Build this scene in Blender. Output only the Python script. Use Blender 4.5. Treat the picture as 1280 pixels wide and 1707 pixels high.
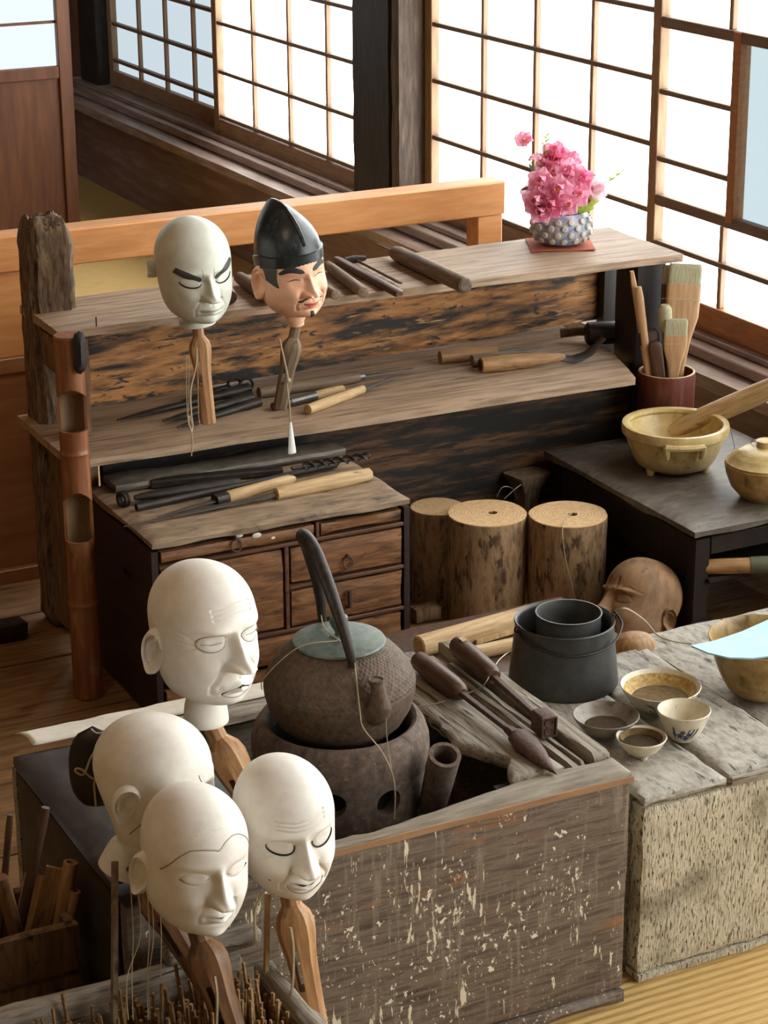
import bpy, bmesh, math, random
import numpy as np
from mathutils import Vector, Matrix, Quaternion, noise as mnoise

for o in list(bpy.data.objects): bpy.data.objects.remove(o, do_unlink=True)
S = bpy.context.scene
COL = S.collection
rad = math.radians

# ------------------------------------------------------------------ camera
FPX = 3650.0
CAM = np.array([0.0, 0.0, 1.5])
def _cam_rot(yaw, pit, rol):
    c, s = math.cos(yaw), math.sin(yaw)
    fw = np.array([s, c, 0.]); rt = np.array([c, -s, 0.]); up = np.array([0, 0, 1.])
    fwd = fw*math.cos(pit) - up*math.sin(pit); dn = -(up*math.cos(pit) + fw*math.sin(pit))
    return np.array([rt*math.cos(rol) + dn*math.sin(rol), -rt*math.sin(rol) + dn*math.cos(rol), fwd])
RC = _cam_rot(rad(26.75), rad(20.0), rad(0.4))
cam_data = bpy.data.cameras.new('camera')
cam_data.sensor_fit = 'HORIZONTAL'; cam_data.sensor_width = 36.0
cam_data.lens = FPX/1280*36.0; cam_data.clip_start = 0.05; cam_data.clip_end = 50
cam = bpy.data.objects.new('camera', cam_data); COL.objects.link(cam)
m = Matrix.Identity(4)
for i in range(3):
    m[i][0] = RC[0][i]; m[i][1] = -RC[1][i]; m[i][2] = -RC[2][i]; m[i][3] = CAM[i]
cam.matrix_world = m
S.camera = cam

# ------------------------------------------------------------------ light
W = bpy.data.worlds.new('outside'); S.world = W; W.use_nodes = True
W.node_tree.nodes['Background'].inputs[0].default_value = (0.70, 0.78, 0.82, 1)
W.node_tree.nodes['Background'].inputs[1].default_value = 1.35
PAPER = 7.0          # brightness of the daylit shoji paper
def area(name, loc, aim, sx, sy, power, col):
    l = bpy.data.lights.new(name, 'AREA'); l.shape = 'RECTANGLE'; l.size = sx; l.size_y = sy
    l.energy = power; l.color = col
    o = bpy.data.objects.new(name, l); COL.objects.link(o); o.location = loc
    o.rotation_euler = (Vector(aim)-Vector(loc)).to_track_quat('-Z', 'Y').to_euler()
    return o
area('warm_ceiling_fill', (0.15, 2.15, 2.35), (0.75, 2.2, 0.3), 0.45, 0.45, 5, (1.0, 0.76, 0.50))  # added unseen fill light, standing in for warm bounce off the ceiling
S.view_settings.view_transform = 'Standard'; S.view_settings.look = 'None'
S.view_settings.gamma = 1.0; S.view_settings.use_curve_mapping = False
S.view_settings.exposure = 0.12

# ------------------------------------------------------------------ pixel -> point on a known plane
def ray(x, y): return RC.T @ np.array([(x-640)/FPX, (y-853.5)/FPX, 1.])
def at_z(x, y, z): d = ray(x, y); return Vector(CAM + d*((z-CAM[2])/d[2]))
def at_y(x, y, Y): d = ray(x, y); return Vector(CAM + d*((Y-CAM[1])/d[1]))
def at_x(x, y, X): d = ray(x, y); return Vector(CAM + d*((X-CAM[0])/d[0]))
def z_at(x, y, p):
    d = ray(x, y); t = math.hypot(p[0]-CAM[0], p[1]-CAM[1])/math.hypot(d[0], d[1]); return CAM[2]+t*d[2]

# ------------------------------------------------------------------ scene helpers
def tag(o, label=None, cat=None, group=None, kind=None):
    if label: o['label'] = label
    if cat: o['category'] = cat
    if group: o['group'] = group
    if kind: o['kind'] = kind
    return o
def thing(name, label, cat, loc=(0, 0, 0), rot=None, group=None):
    o = bpy.data.objects.new(name, None); COL.objects.link(o); o.empty_display_size = 0.02
    o.location = loc
    setrot(o, rot)
    return tag(o, label, cat, group)
def setrot(o, rot):
    if rot is None: return
    if isinstance(rot, Quaternion): o.rotation_mode = 'QUATERNION'; o.rotation_quaternion = rot
    elif isinstance(rot, Matrix): o.rotation_mode = 'QUATERNION'; o.rotation_quaternion = rot.to_quaternion()
    else: o.rotation_euler = rot
def obj(name, geo, mat, parent=None, loc=None, rot=None, smooth=40):
    if isinstance(geo, bpy.types.Mesh): me = geo
    else:
        me = bpy.data.meshes.new(name); me.from_pydata([tuple(v) for v in geo[0]], [], geo[1]); me.update()
        bm = bmesh.new(); bm.from_mesh(me); bmesh.ops.recalc_face_normals(bm, faces=bm.faces); bm.to_mesh(me); bm.free()
        finish(me, mat, smooth)
    o = bpy.data.objects.new(name, me); COL.objects.link(o)
    if parent is not None: o.parent = parent
    if loc is not None: o.location = loc
    setrot(o, rot)
    return o
def finish(me, mat, smooth=40):
    if mat is not None:
        me.materials.clear(); me.materials.append(MAT[mat] if isinstance(mat, str) else mat)
    if smooth:
        me.polygons.foreach_set('use_smooth', [True]*len(me.polygons))
        me.set_sharp_from_angle(angle=rad(smooth))
def struct(name, geo, mat, label=None, **k):
    o = obj(name, geo, mat, **k); tag(o, label, None, None, 'structure'); return o
def join(*gs):
    V, Fc = [], []
    for v, f in gs:
        n = len(V); V += [tuple(q) for q in v]; Fc += [[i+n for i in a] for a in f]
    return V, Fc
def xf(g, M): return [M @ Vector(v) for v in g[0]], g[1]
def shift(g, d): return [Vector(v)+Vector(d) for v in g[0]], g[1]

def box(cx, cy, cz, sx, sy, sz, b=0.0, seg=1):
    bm = bmesh.new(); bmesh.ops.create_cube(bm, size=1)
    for v in bm.verts: v.co = Vector((cx+v.co.x*sx, cy+v.co.y*sy, cz+v.co.z*sz))
    if b > 0: bmesh.ops.bevel(bm, geom=bm.edges[:], offset=min(b, .45*min(sx, sy, sz)), segments=seg, affect='EDGES', profile=.5)
    bm.verts.index_update()
    r = [v.co.copy() for v in bm.verts], [[v.index for v in f.verts] for f in bm.faces]
    bm.free(); return r
def bx(x0, x1, y0, y1, z0, z1, b=0.0, seg=1):
    return box((x0+x1)/2, (y0+y1)/2, (z0+z1)/2, abs(x1-x0), abs(y1-y0), abs(z1-z0), b, seg)
def rough_box(x0, x1, y0, y1, z0, z1, n=(8, 4, 4), amp=.003, fr=12., seed=0., b=.004):
    """a worn board: subdivided box with uneven faces and rubbed edges"""
    V, Fc, idx = [], [], {}
    nx, ny, nz = n
    def vid(i, j, k):
        if (i, j, k) in idx: return idx[i, j, k]
        p = Vector((x0+(x1-x0)*i/nx, y0+(y1-y0)*j/ny, z0+(z1-z0)*k/nz))
        ed = (i in (0, nx))+(j in (0, ny))+(k in (0, nz))
        c = Vector(((x0+x1)/2, (y0+y1)/2, (z0+z1)/2))
        q = Vector((p.x+seed*3.1, p.y+seed*7.7, p.z-seed))
        d = mnoise.noise_vector(q*fr)*amp
        if ed >= 2:
            s = b*(1+.8*mnoise.noise(q*fr*1.5))
            if i in (0, nx): d.x += s if i == 0 else -s
            if j in (0, ny): d.y += s if j == 0 else -s
            if k in (0, nz): d.z += s if k == 0 else -s
        idx[i, j, k] = len(V); V.append(p+d); return idx[i, j, k]
    for i in range(nx):
        for j in range(ny):
            Fc.append([vid(i, j, 0), vid(i, j+1, 0), vid(i+1, j+1, 0), vid(i+1, j, 0)])
            Fc.append([vid(i, j, nz), vid(i+1, j, nz), vid(i+1, j+1, nz), vid(i, j+1, nz)])
    for i in range(nx):
        for k in range(nz):
            Fc.append([vid(i, 0, k), vid(i+1, 0, k), vid(i+1, 0, k+1), vid(i, 0, k+1)])
            Fc.append([vid(i, ny, k), vid(i, ny, k+1), vid(i+1, ny, k+1), vid(i+1, ny, k)])
    for j in range(ny):
        for k in range(nz):
            Fc.append([vid(0, j, k), vid(0, j, k+1), vid(0, j+1, k+1), vid(0, j+1, k)])
            Fc.append([vid(nx, j, k), vid(nx, j+1, k), vid(nx, j+1, k+1), vid(nx, j, k+1)])
    return V, Fc
def loft(rings, cap=True, closed=True):
    V, Fc = [], []; n = len(rings[0])
    for r in rings: V += [Vector(p) for p in r]
    for i in range(len(rings)-1):
        for j in range(n if closed else n-1):
            a = i*n+j; b = i*n+(j+1) % n
            Fc.append([a, b, b+n, a+n])
    if cap:
        Fc.append(list(range(n))[::-1]); Fc.append([(len(rings)-1)*n+j for j in range(n)])
    return V, Fc
def lathe(prof, n=48, cap=True, wob=None):
    """prof: list of (r, z); a closed profile makes a wall with thickness"""
    rings = []
    for r, z in prof:
        rings.append([Vector((max(r, 1e-5)*math.cos(2*math.pi*j/n), max(r, 1e-5)*math.sin(2*math.pi*j/n), z)) for j in range(n)])
    if wob:
        for R in rings:
            for p in R:
                k = 1+wob*mnoise.noise(Vector((p.x, p.y, p.z))*14); p.x *= k; p.y *= k
    return loft(rings, cap)
def smoothpath(pts, n):
    P = [Vector(p) for p in pts]; out = []
    for i in range(len(P)-1):
        p0 = P[max(i-1, 0)]; p1 = P[i]; p2 = P[i+1]; p3 = P[min(i+2, len(P)-1)]
        for k in range(n):
            t = k/n
            out.append(.5*((2*p1)+(p2-p0)*t+(2*p0-5*p1+4*p2-p3)*t*t+(3*p1-p0-3*p2+p3)*t**3))
    out.append(P[-1]); return out
def tube(path, r, n=8, cap=True, flat=1.0):
    P = [Vector(p) for p in path]; rings = []
    t0 = (P[1]-P[0]).normalized()
    u = t0.orthogonal().normalized()
    for i, p in enumerate(P):
        t = (P[min(i+1, len(P)-1)]-P[max(i-1, 0)]).normalized()
        u = (u-t*u.dot(t)).normalized(); v = t.cross(u)
        rr = r[i] if isinstance(r, (list, tuple)) else r
        rings.append([p+u*(rr*math.cos(2*math.pi*j/n))+v*(rr*flat*math.sin(2*math.pi*j/n)) for j in range(n)])
    return loft(rings, cap)
def ell(stations, n=16, power=2.0):
    """loft along local Z: stations (z, rx, ry[, cx, cy])"""
    rings = []
    for s in stations:
        z, rx, ry = s[:3]; cx, cy = (s[3], s[4]) if len(s) > 3 else (0, 0)
        R = []
        for j in range(n):
            a = 2*math.pi*(j+.5)/n; c, q = math.cos(a), math.sin(a)
            R.append(Vector((cx+rx*math.copysign(abs(c)**(2/power), c), cy+ry*math.copysign(abs(q)**(2/power), q), z)))
        rings.append(R)
    return loft(rings)
def frame(p0, p1, up=(0, 0, 1)):
    """rotation whose local Z runs p0->p1 and whose local Y is close to up"""
    z = (Vector(p1)-Vector(p0)).normalized(); u = Vector(up)
    y = (u-z*u.dot(z))
    if y.length < 1e-4: y = z.orthogonal()
    y.normalize(); x = y.cross(z)
    M = Matrix((x, y, z)).transposed()
    return M
def torus(R, r, n=24, k=8, sq=1.0):
    rings = []
    for i in range(n):
        a = 2*math.pi*i/n
        rings.append([Vector(((R+r*math.cos(2*math.pi*j/k))*math.cos(a), (R+r*math.cos(2*math.pi*j/k))*math.sin(a)*sq, r*math.sin(2*math.pi*j/k))) for j in range(k)])
    V, Fc = loft(rings, cap=False)
    m = (n-1)*k
    for j in range(k): Fc.append([m+j, m+(j+1) % k, (j+1) % k, j])
    return V, Fc
def prism(poly, h):
    """poly of (x, y) extruded in z by h"""
    n = len(poly)
    V = [Vector((x, y, 0)) for x, y in poly]+[Vector((x, y, h)) for x, y in poly]
    return V, [list(range(n))[::-1], [n+i for i in range(n)]]+[[i, (i+1) % n, n+(i+1) % n, n+i] for i in range(n)]
def carve(o, geo, smooth=40):
    """cut a shape out of a mesh object (geometry in the object's own space)"""
    me = bpy.data.meshes.new('cutter'); me.from_pydata([tuple(v) for v in geo[0]], [], geo[1])
    bm = bmesh.new(); bm.from_mesh(me); bmesh.ops.recalc_face_normals(bm, faces=bm.faces); bm.to_mesh(me); bm.free()
    c = bpy.data.objects.new('cutter', me); COL.objects.link(c)
    par = o.parent; o.parent = None
    lm = o.matrix_basis.copy(); o.matrix_basis = Matrix.Identity(4)
    md = o.modifiers.new('b', 'BOOLEAN'); md.operation = 'DIFFERENCE'; md.object = c; md.solver = 'EXACT'
    bpy.context.view_layer.update()
    new = bpy.data.meshes.new_from_object(o.evaluated_get(bpy.context.evaluated_depsgraph_get()))
    o.modifiers.clear(); old = o.data; o.data = new
    o.parent = par; o.matrix_basis = lm
    bpy.data.objects.remove(c, do_unlink=True)
    new.polygons.foreach_set('use_smooth', [True]*len(new.polygons)); new.set_sharp_from_angle(angle=rad(smooth))
    return o
def dup(root, loc=None, rot=None):
    r = root.copy(); COL.objects.link(r)
    if loc is not None: r.location = loc
    setrot(r, rot)
    for ch in list(root.children):
        c = ch.copy(); COL.objects.link(c); c.parent = r
        for g in ch.children:
            d = g.copy(); COL.objects.link(d); d.parent = c
    return r

# ------------------------------------------------------------------ materials (all procedural)
MAT = {}
def lin(h):
    h = h.lstrip('#'); out = []
    for i in (0, 2, 4):
        c = int(h[i:i+2], 16)/255; out.append(c/12.92 if c <= .04045 else ((c+.055)/1.055)**2.4)
    return (*out, 1)
def mat(name, cols, scale=8., stretch=(1, 1, 1), detail=6., dist=0., rough=.6, bump=.15, metal=0., over=(), fine=0., spec=.4, coat=0., pos=None):
    """cols ramp over stretched noise; over: list of (colour, scale, stretch, lo, hi[, relief]) masks laid on top"""
    M = bpy.data.materials.new(name); M.use_nodes = True; MAT[name] = M
    nt = M.node_tree; N = nt.nodes; L = nt.links
    bs = N['Principled BSDF']; tc = N.new('ShaderNodeTexCoord')
    def nz(sc, st, det, di=0., w=0.):
        mp = N.new('ShaderNodeMapping'); mp.inputs['Scale'].default_value = st; mp.inputs['Location'].default_value = (w, w*1.7, w*.6)
        L.new(tc.outputs['Object'], mp.inputs[0])
        t = N.new('ShaderNodeTexNoise'); t.inputs['Scale'].default_value = sc*8.; t.inputs['Detail'].default_value = det
        t.inputs['Distortion'].default_value = di; t.inputs['Roughness'].default_value = .6
        L.new(mp.outputs[0], t.inputs['Vector']); return t.outputs[0]
    base = nz(scale, stretch, detail, dist)
    rp = N.new('ShaderNodeValToRGB'); L.new(base, rp.inputs[0])
    cr = rp.color_ramp
    while len(cr.elements) < len(cols): cr.elements.new(.5)
    for i, c in enumerate(cols):
        cr.elements[i].position = pos[i] if pos else .28+.44*i/max(1, len(cols)-1); cr.elements[i].color = lin(c)
    col = rp.outputs[0]; hgt = base
    for q, ov in enumerate(over):
        c, sc, st, lo, hi = ov[:5]
        t = nz(sc, st, 5., .3, 3.7*(q+1))
        mr = N.new('ShaderNodeMapRange'); mr.inputs[1].default_value = lo; mr.inputs[2].default_value = hi; L.new(t, mr.inputs[0])
        if len(ov) > 6:                                   # only in patches where a broad second noise is high
            s2, st2, lo2, hi2 = ov[6]; t2 = nz(s2, st2, 3., .2, 9.1*(q+1))
            m2 = N.new('ShaderNodeMapRange'); m2.inputs[1].default_value = lo2; m2.inputs[2].default_value = hi2; m2.inputs[4].default_value = .12; m2.inputs[3].default_value = 0.; L.new(t2, m2.inputs[0])
            ad2 = N.new('ShaderNodeMath'); ad2.operation = 'ADD'; L.new(t, ad2.inputs[0]); L.new(m2.outputs[0], ad2.inputs[1]); L.new(ad2.outputs[0], mr.inputs[0])
        mx = N.new('ShaderNodeMix'); mx.data_type = 'RGBA'
        L.new(mr.outputs[0], mx.inputs['Factor']); L.new(col, mx.inputs['A']); mx.inputs['B'].default_value = lin(c)
        col = mx.outputs['Result']
        if len(ov) > 5:
            ad = N.new('ShaderNodeMath'); ad.operation = 'MULTIPLY_ADD'; L.new(mr.outputs[0], ad.inputs[0]); ad.inputs[1].default_value = ov[5]; L.new(hgt, ad.inputs[2]); hgt = ad.outputs[0]
    L.new(col, bs.inputs['Base Color'])
    if bump:
        b = N.new('ShaderNodeBump'); b.inputs['Strength'].default_value = bump; b.inputs['Distance'].default_value = .0022
        L.new(hgt, b.inputs['Height']); L.new(b.outputs[0], bs.inputs['Normal'])
    bs.inputs['Roughness'].default_value = rough; bs.inputs['Metallic'].default_value = metal
    bs.inputs['Specular IOR Level'].default_value = spec; bs.inputs['Coat Weight'].default_value = coat
    return M
def emit(name, c, s):
    M = bpy.data.materials.new(name); M.use_nodes = True; MAT[name] = M; N = M.node_tree.nodes
    N.remove(N['Principled BSDF']); e = N.new('ShaderNodeEmission'); e.inputs[0].default_value = lin(c); e.inputs[1].default_value = s
    M.node_tree.links.new(e.outputs[0], N['Material Output'].inputs[0])
def sheet(name, c, op, rough=.15):
    M = bpy.data.materials.new(name); M.use_nodes = True; MAT[name] = M; N = M.node_tree.nodes; L = M.node_tree.links
    bs = N['Principled BSDF']; bs.inputs['Base Color'].default_value = lin(c); bs.inputs['Roughness'].default_value = rough
    tr = N.new('ShaderNodeBsdfTransparent'); tr.inputs[0].default_value = lin(c)
    mx = N.new('ShaderNodeMixShader'); mx.inputs[0].default_value = op
    L.new(tr.outputs[0], mx.inputs[1]); L.new(bs.outputs[0], mx.inputs[2]); L.new(mx.outputs[0], N['Material Output'].inputs[0])

GX, GY, GZ = (.12, 1, 1), (1, .12, 1), (1, 1, .12)     # grain along x, y, z
def translucent(name, amt):
    M = MAT[name]; N = M.node_tree.nodes; L = M.node_tree.links; bs = N['Principled BSDF']
    t = N.new('ShaderNodeBsdfTranslucent'); mx = N.new('ShaderNodeMixShader'); mx.inputs[0].default_value = amt
    L.new(bs.inputs['Base Color'].links[0].from_socket, t.inputs[0]); L.new(bs.outputs[0], mx.inputs[1]); L.new(t.outputs[0], mx.inputs[2])
    L.new(mx.outputs[0], N['Material Output'].inputs[0])
emit('paper', '#fbfffd', PAPER)
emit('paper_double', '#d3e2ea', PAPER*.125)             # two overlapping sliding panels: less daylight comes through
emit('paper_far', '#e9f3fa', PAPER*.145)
sheet('window_glass', '#eef4f5', .12, .05)
mat('plaster', ['#6b5c48', '#7a6a55'], 3, rough=.9, bump=.05)
mat('ceiling_wood', ['#6b5138', '#7d6145'], 3, GX, rough=.7)
mat('frame_wood', ['#7d6048', '#957659', '#a58768'], 14, GZ, rough=.6, bump=.08)
mat('frame_wood_h', ['#7d6048', '#957458', '#a58465'], 14, GY, rough=.6, bump=.08)
mat('frame_orange', ['#8f5c36', '#a56d42', '#b37d52'], 14, GY, rough=.5, bump=.06)
mat('bar_wood', ['#8b6a50', '#a3836a'], 14, GZ, rough=.6, bump=.05)
mat('bar_wood_h', ['#6d5544', '#80695a'], 14, GY, rough=.6, bump=.05)
mat('sill_wood', ['#7a655a', '#9a8275', '#b39d8f'], 9, GY, rough=.33, bump=.12)
mat('ledge_face', ['#77594f', '#8c6d61', '#a58a7e'], 6, GY, rough=.38, bump=.12, over=[('#8d7468', 2, (1, .5, 1), .58, .75)])
mat('post_dark', ['#1d1917', '#2a2522', '#3d3630'], 12, GZ, rough=.55, bump=.2)
mat('post_grey', ['#40342c', '#5a4b40', '#75655a'], 14, GZ, rough=.7, bump=.35, over=[('#8a5f3a', 20, GZ, .6, .72)])
mat('door_wood', ['#4a2a17', '#5c361e', '#6c4327'], 5, GZ, rough=.5, bump=.06)
mat('rail_orange', ['#bd7d45', '#cd8d52', '#d79d66'], 9, GX, rough=.5, bump=.06, over=[('#bd8148', 5, GX, .55, .7)])
mat('panel_brown', ['#7d4d29', '#8d5a33', '#9a683d'], 5, GX, rough=.5, bump=.05)
mat('tatami', ['#b8904f', '#c9a566', '#d4b377'], 60, (.06, 1, 1), rough=.75, bump=.35)
mat('plank_floor', ['#5d4127', '#7a5a39', '#927049'], 13, GX, rough=.55, bump=.15, over=[('#4a331f', 9, GX, .58, .68)])
mat('shelf_wood', ['#6a5745', '#8c745c', '#ad937a', '#87705b'], 13, (.07, 1, 1), rough=.6, bump=.16, over=[('#4a3c32', 6, (.2, 1, 1), .6, .75)])
mat('shelf_edge', ['#85644a', '#a07c5a'], 12, GX, rough=.6, bump=.1)
mat('burnt_board', ['#7a5028', '#b27a42', '#c9935a'], 14, (.1, 1, 1), rough=.6, bump=.2,
    over=[('#2b231d', 3.2, (.24, 1, 1.3), .43, .62, .2), ('#1d1814', 12, (.07, 1, 1), .54, .64), ('#2f2824', 8, (.45, 1, 1.1), .60, .66), ('#c79a66', 16, (.04, 1, 1), .62, .7)])
mat('burnt_dark', ['#3a2818', '#5e4026', '#7a5836'], 14, (.08, 1, 1), rough=.6, bump=.2,
    over=[('#17120e', 4.0, (.22, 1, 1.3), .40, .56, .2), ('#17110d', 16, (.09, 1, 1), .5, .62)])
mat('old_post', ['#3b2c20', '#6a543f', '#8a7155'], 16, (1, 1, .22), rough=.85, bump=.8, over=[('#2a1f17', 22, (1, 1, .2), .55, .68, -.8)])
mat('old_board', ['#4a3524', '#6f543b', '#87694a'], 14, GZ, rough=.8, bump=.4, over=[('#33231a', 9, (1, 1, .5), .56, .7)])
mat('dark_wood', ['#140e0b', '#1e1511', '#2a1d17'], 9, GZ, rough=.55, bump=.1)
mat('dark_top', ['#463f37', '#5a5249', '#6f685d'], 8, (.5, 1, 1), rough=.42, bump=.1, over=[('#251f1a', 10, (.4, 1, 1), .6, .75)])
mat('chest_wood', ['#452b1c', '#77502f', '#9a6c47'], 11, (.16, 1, 1.2), dist=.7, rough=.55, bump=.3, over=[('#2c1a10', 9, (.2, 1, 1), .55, .7, -.4)])
mat('chest_frame', ['#3a2317', '#5a3a26', '#6f4b33'], 11, GX, rough=.6, bump=.25)
mat('chest_top', ['#5f4e40', '#857059', '#a58d72'], 9, (.22, 1, 1), rough=.65, bump=.3, over=[('#3a3533', 5, (.5, 1, 1), .55, .72), ('#94805f', 30, (.3, 1, 1), .64, .7)])
mat('chest_side', ['#1d120d', '#2a1a13', '#38241a'], 9, GY, rough=.6, bump=.2)
mat('bamboo_red', ['#5c3320', '#82502f', '#9b6a44'], 9, (1, 1, .08), rough=.4, bump=.08, over=[('#a98258', 4, (1, 1, .4), .58, .75)])
mat('bamboo_in', ['#6d5138', '#8a6c4e'], 9, GZ, rough=.7, bump=.1)
mat('hibachi_front', ['#3c342d', '#5a4d42', '#746658', '#4d433a'], 20, (.1, 1, 1), dist=.5, rough=.65, bump=.45,
    over=[('#8a5a34', 4, (.4, 1, 1), .6, .75), ('#8d8474', 5.5, (3.2, 1, .35), .54, .8), ('#ddd5c0', 15, (1, 1, .8), .70, .725, .6, (1.1, (1, 1, 1), .42, .68)), ('#d5ccb6', 9, (1.9, 1, .34), .70, .725, .6, (1.3, (1, 1, .8), .42, .68)), ('#d5ccb6', 30, (1.1, 1, .6), .72, .74, .4, (1.5, (1, 1, 1), .4, .68))])
mat('weathered', ['#564c41', '#7a7062', '#9a9182', '#6a6055'], 22, (1, .07, 1), rough=.8, bump=.7, over=[('#352c25', 18, (1, .06, 1), .58, .66, -1.)])
mat('weathered_x', ['#5f564b', '#857b6c', '#a0978a', '#746a5e'], 20, (.09, 1, 1), rough=.8, bump=.6, over=[('#3b322a', 18, (.1, 1, 1), .6, .68, -1.)])
mat('rim_edge', ['#6a5f50', '#857a69', '#9a9182'], 14, (.15, 1, 1), rough=.7, bump=.4)
mat('slab_dark', ['#26201d', '#322b27', '#453d38'], 5, (1, .5, 1), rough=.5, bump=.08)
mat('ash', ['#3d3126', '#574737', '#75634d'], 24, rough=.95, bump=1.)
mat('glue_block', ['#968c74', '#b8ae96', '#d2c9b2', '#857a64'], 26, (1.6, 1, .28), rough=.85, bump=1.,
    over=[('#5c4f3c', 1.1, (.9, 1, 1.1), .52, .74), ('#4a3f30', 34, (2, 1, .35), .57, .64, -1.), ('#d9cfae', 12, (3, 1, .25), .6, .72, .5)])
mat('block_top', ['#6d675e', '#8d877c', '#aaa498', '#7a7368'], 16, (.6, .25, 1), rough=.75, bump=.5, over=[('#4d463e', 20, (.5, .12, 1), .6, .68, -1.), ('#b8b2a6', 5, (1, 1, 1), .55, .8)])
mat('clay', ['#4a3c33', '#5f4f44', '#74645a'], 14, rough=.85, bump=.35, over=[('#8a7a6b', 22, (1, 1, 1), .64, .72), ('#3a2f28', 5, (1, 1, .7), .55, .75)])
mat('soot', ['#0b0908', '#15110f'], 10, rough=.95)  # soot of the stove lining, also the black painted into holes
mat('iron_rust', ['#3f342b', '#57483b', '#6a5747'], 18, rough=.65, bump=.4, metal=.25, over=[('#6a4a30', 12, (1, 1, 1), .58, .72)])
mat('bronze', ['#4c544c', '#5c665d', '#6d7369'], 12, rough=.5, bump=.15, metal=.35, over=[('#7a7256', 8, (1, 1, 1), .6, .75)])
mat('iron_dark', ['#26211e', '#332d29', '#433b35'], 20, (1, 1, .3), rough=.5, bump=.25, metal=.5)
mat('iron_brown', ['#3d2c25', '#523c33', '#604a40'], 26, rough=.6, bump=.35, metal=.3)
mat('steel', ['#55524e', '#6b6762', '#4a433d'], 12, GZ, rough=.4, bump=.1, metal=.7, over=[('#5a4433', 18, (1, 1, .4), .58, .7)])
mat('black_enamel', ['#353534', '#41413f', '#4d4c49'], 6, rough=.42, bump=.04, over=[('#4a4846', 30, (1, 1, .6), .66, .7)])
mat('handle_wood', ['#70522f', '#946e45', '#b08a5c'], 18, GZ, rough=.55, bump=.12, over=[('#5e4329', 7, (1, 1, .3), .56, .72)])
mat('handle_pale', ['#9a7a52', '#b99a6e', '#cdb189'], 18, GZ, rough=.6, bump=.12, over=[('#7a5d3c', 7, (1, 1, .3), .6, .72)])
mat('handle_grey', ['#544434', '#6f5c48', '#877259'], 18, GZ, rough=.6, bump=.15, over=[('#40332a', 7, (1, 1, .3), .58, .72)])
mat('handle_dark', ['#38261b', '#4f3728', '#644937'], 18, GZ, rough=.45, bump=.12)
mat('stick_wood', ['#8d6642', '#ab8056', '#c29a6e'], 20, (1, 1, .1), rough=.5, bump=.1, over=[('#7a5636', 6, (1, 1, .3), .58, .72)])
mat('stick_brown', ['#5f432c', '#7d5a3d', '#96714f'], 20, (1, 1, .1), rough=.5, bump=.12, over=[('#4a3425', 6, (1, 1, .3), .56, .72)])
mat('gofun', ['#dad4ca', '#e5e0d7', '#ede9e2'], 5, rough=.5, bump=.03, over=[('#d9c9ae', 2, (1, 1, 1), .58, .85)])
mat('gofun_cool', ['#c3c4b6', '#cfd0c3', '#d8d9cd'], 5, rough=.38, bump=.03)
mat('skin_paint', ['#dca586', '#e8b798', '#efc4a6'], 4, rough=.42, bump=.02, over=[('#d88a6c', 2.5, (1, 1, 1), .52, .75)])
mat('cloth_white', ['#cfc7b8', '#ddd6c9'], 12, rough=.9, bump=.15)
mat('ink', ['#2a2727', '#343030'], 30, rough=.6, bump=0)
mat('brow_grey', ['#3b3b3a', '#4c4c4a'], 20, GX, rough=.6, bump=.05)
mat('eye_line', ['#1d1a18', '#25211e'], 20, rough=.5, bump=0)
mat('lip_red', ['#b0543f', '#c0654d'], 20, rough=.45, bump=0)
mat('lip_pale', ['#cfc8b4', '#d6cfbc'], 20, rough=.45, bump=0)
mat('seam_grey', ['#8f8170', '#7a6d5e'], 20, rough=.7, bump=0)
mat('lacquer', ['#17191a', '#222628', '#3a4143'], 7, (1, 1, .5), rough=.3, bump=.12, over=[('#4a5254', 10, (1, 1, .4), .6, .75)])
mat('leather_black', ['#14110f', '#1e1a17'], 14, rough=.5, bump=.2)
mat('head_wood', ['#6b4f37', '#8a6a4b', '#a07d5a'], 6, (1, 1, .4), rough=.65, bump=.12, over=[('#5c412c', 7, (1, 1, .5), .58, .75)])
mat('string', ['#a39478', '#b8a98c'], 60, rough=.9, bump=.1)
mat('string_white', ['#d8dcd8', '#e6e9e4'], 60, rough=.9, bump=.1)
mat('wire', ['#8d877c', '#a39d92'], 30, rough=.35, bump=0, metal=.7)
mat('log_bark', ['#5c4632', '#86694b', '#a38562', '#7a5f45'], 11, (1, 1, .3), rough=.8, bump=.5, over=[('#4f3a28', 7, (1, 1, .4), .56, .64, -.5), ('#8f8a76', 9, (1, 1, .4), .62, .7)])
mat('straw', ['#6d4f30', '#94714a', '#b08c60'], 30, rough=.7, bump=.1)
mat('crock', ['#a8905c', '#bda672', '#cdb98a'], 5, rough=.3, bump=.05, over=[('#8a7140', 7, (1, 1, .6), .58, .75)])
mat('crock_brown', ['#8a6f42', '#a98a58', '#bfa473'], 5, rough=.28, bump=.05, over=[('#4f3b22', 4, (1, 1, .6), .54, .72), ('#3a2c1c', 26, (1, 1, 1), .67, .7)])
mat('bowl_cream', ['#b9ae94', '#cfc5ad', '#dcd4c0'], 6, rough=.3, bump=.04, over=[('#8f8267', 9, (1, 1, .7), .62, .75)])
mat('bowl_grey', ['#5c544a', '#786f63', '#8f877a'], 7, rough=.4, bump=.08, over=[('#40372e', 9, (1, 1, .7), .56, .72)])
mat('residue_yellow', ['#8f6f38', '#b0904e', '#c9b88a'], 22, rough=.6, bump=.3)
mat('residue_brown', ['#5a4830', '#6d5a3e', '#7d6a4d'], 14, rough=.85, spec=.1, bump=.15)
mat('residue_dark', ['#33291e', '#4a3c2b'], 14, rough=.85, spec=.1, bump=.15)
mat('indigo', ['#2c3a66', '#46557f'], 30, rough=.3, bump=0)
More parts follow.
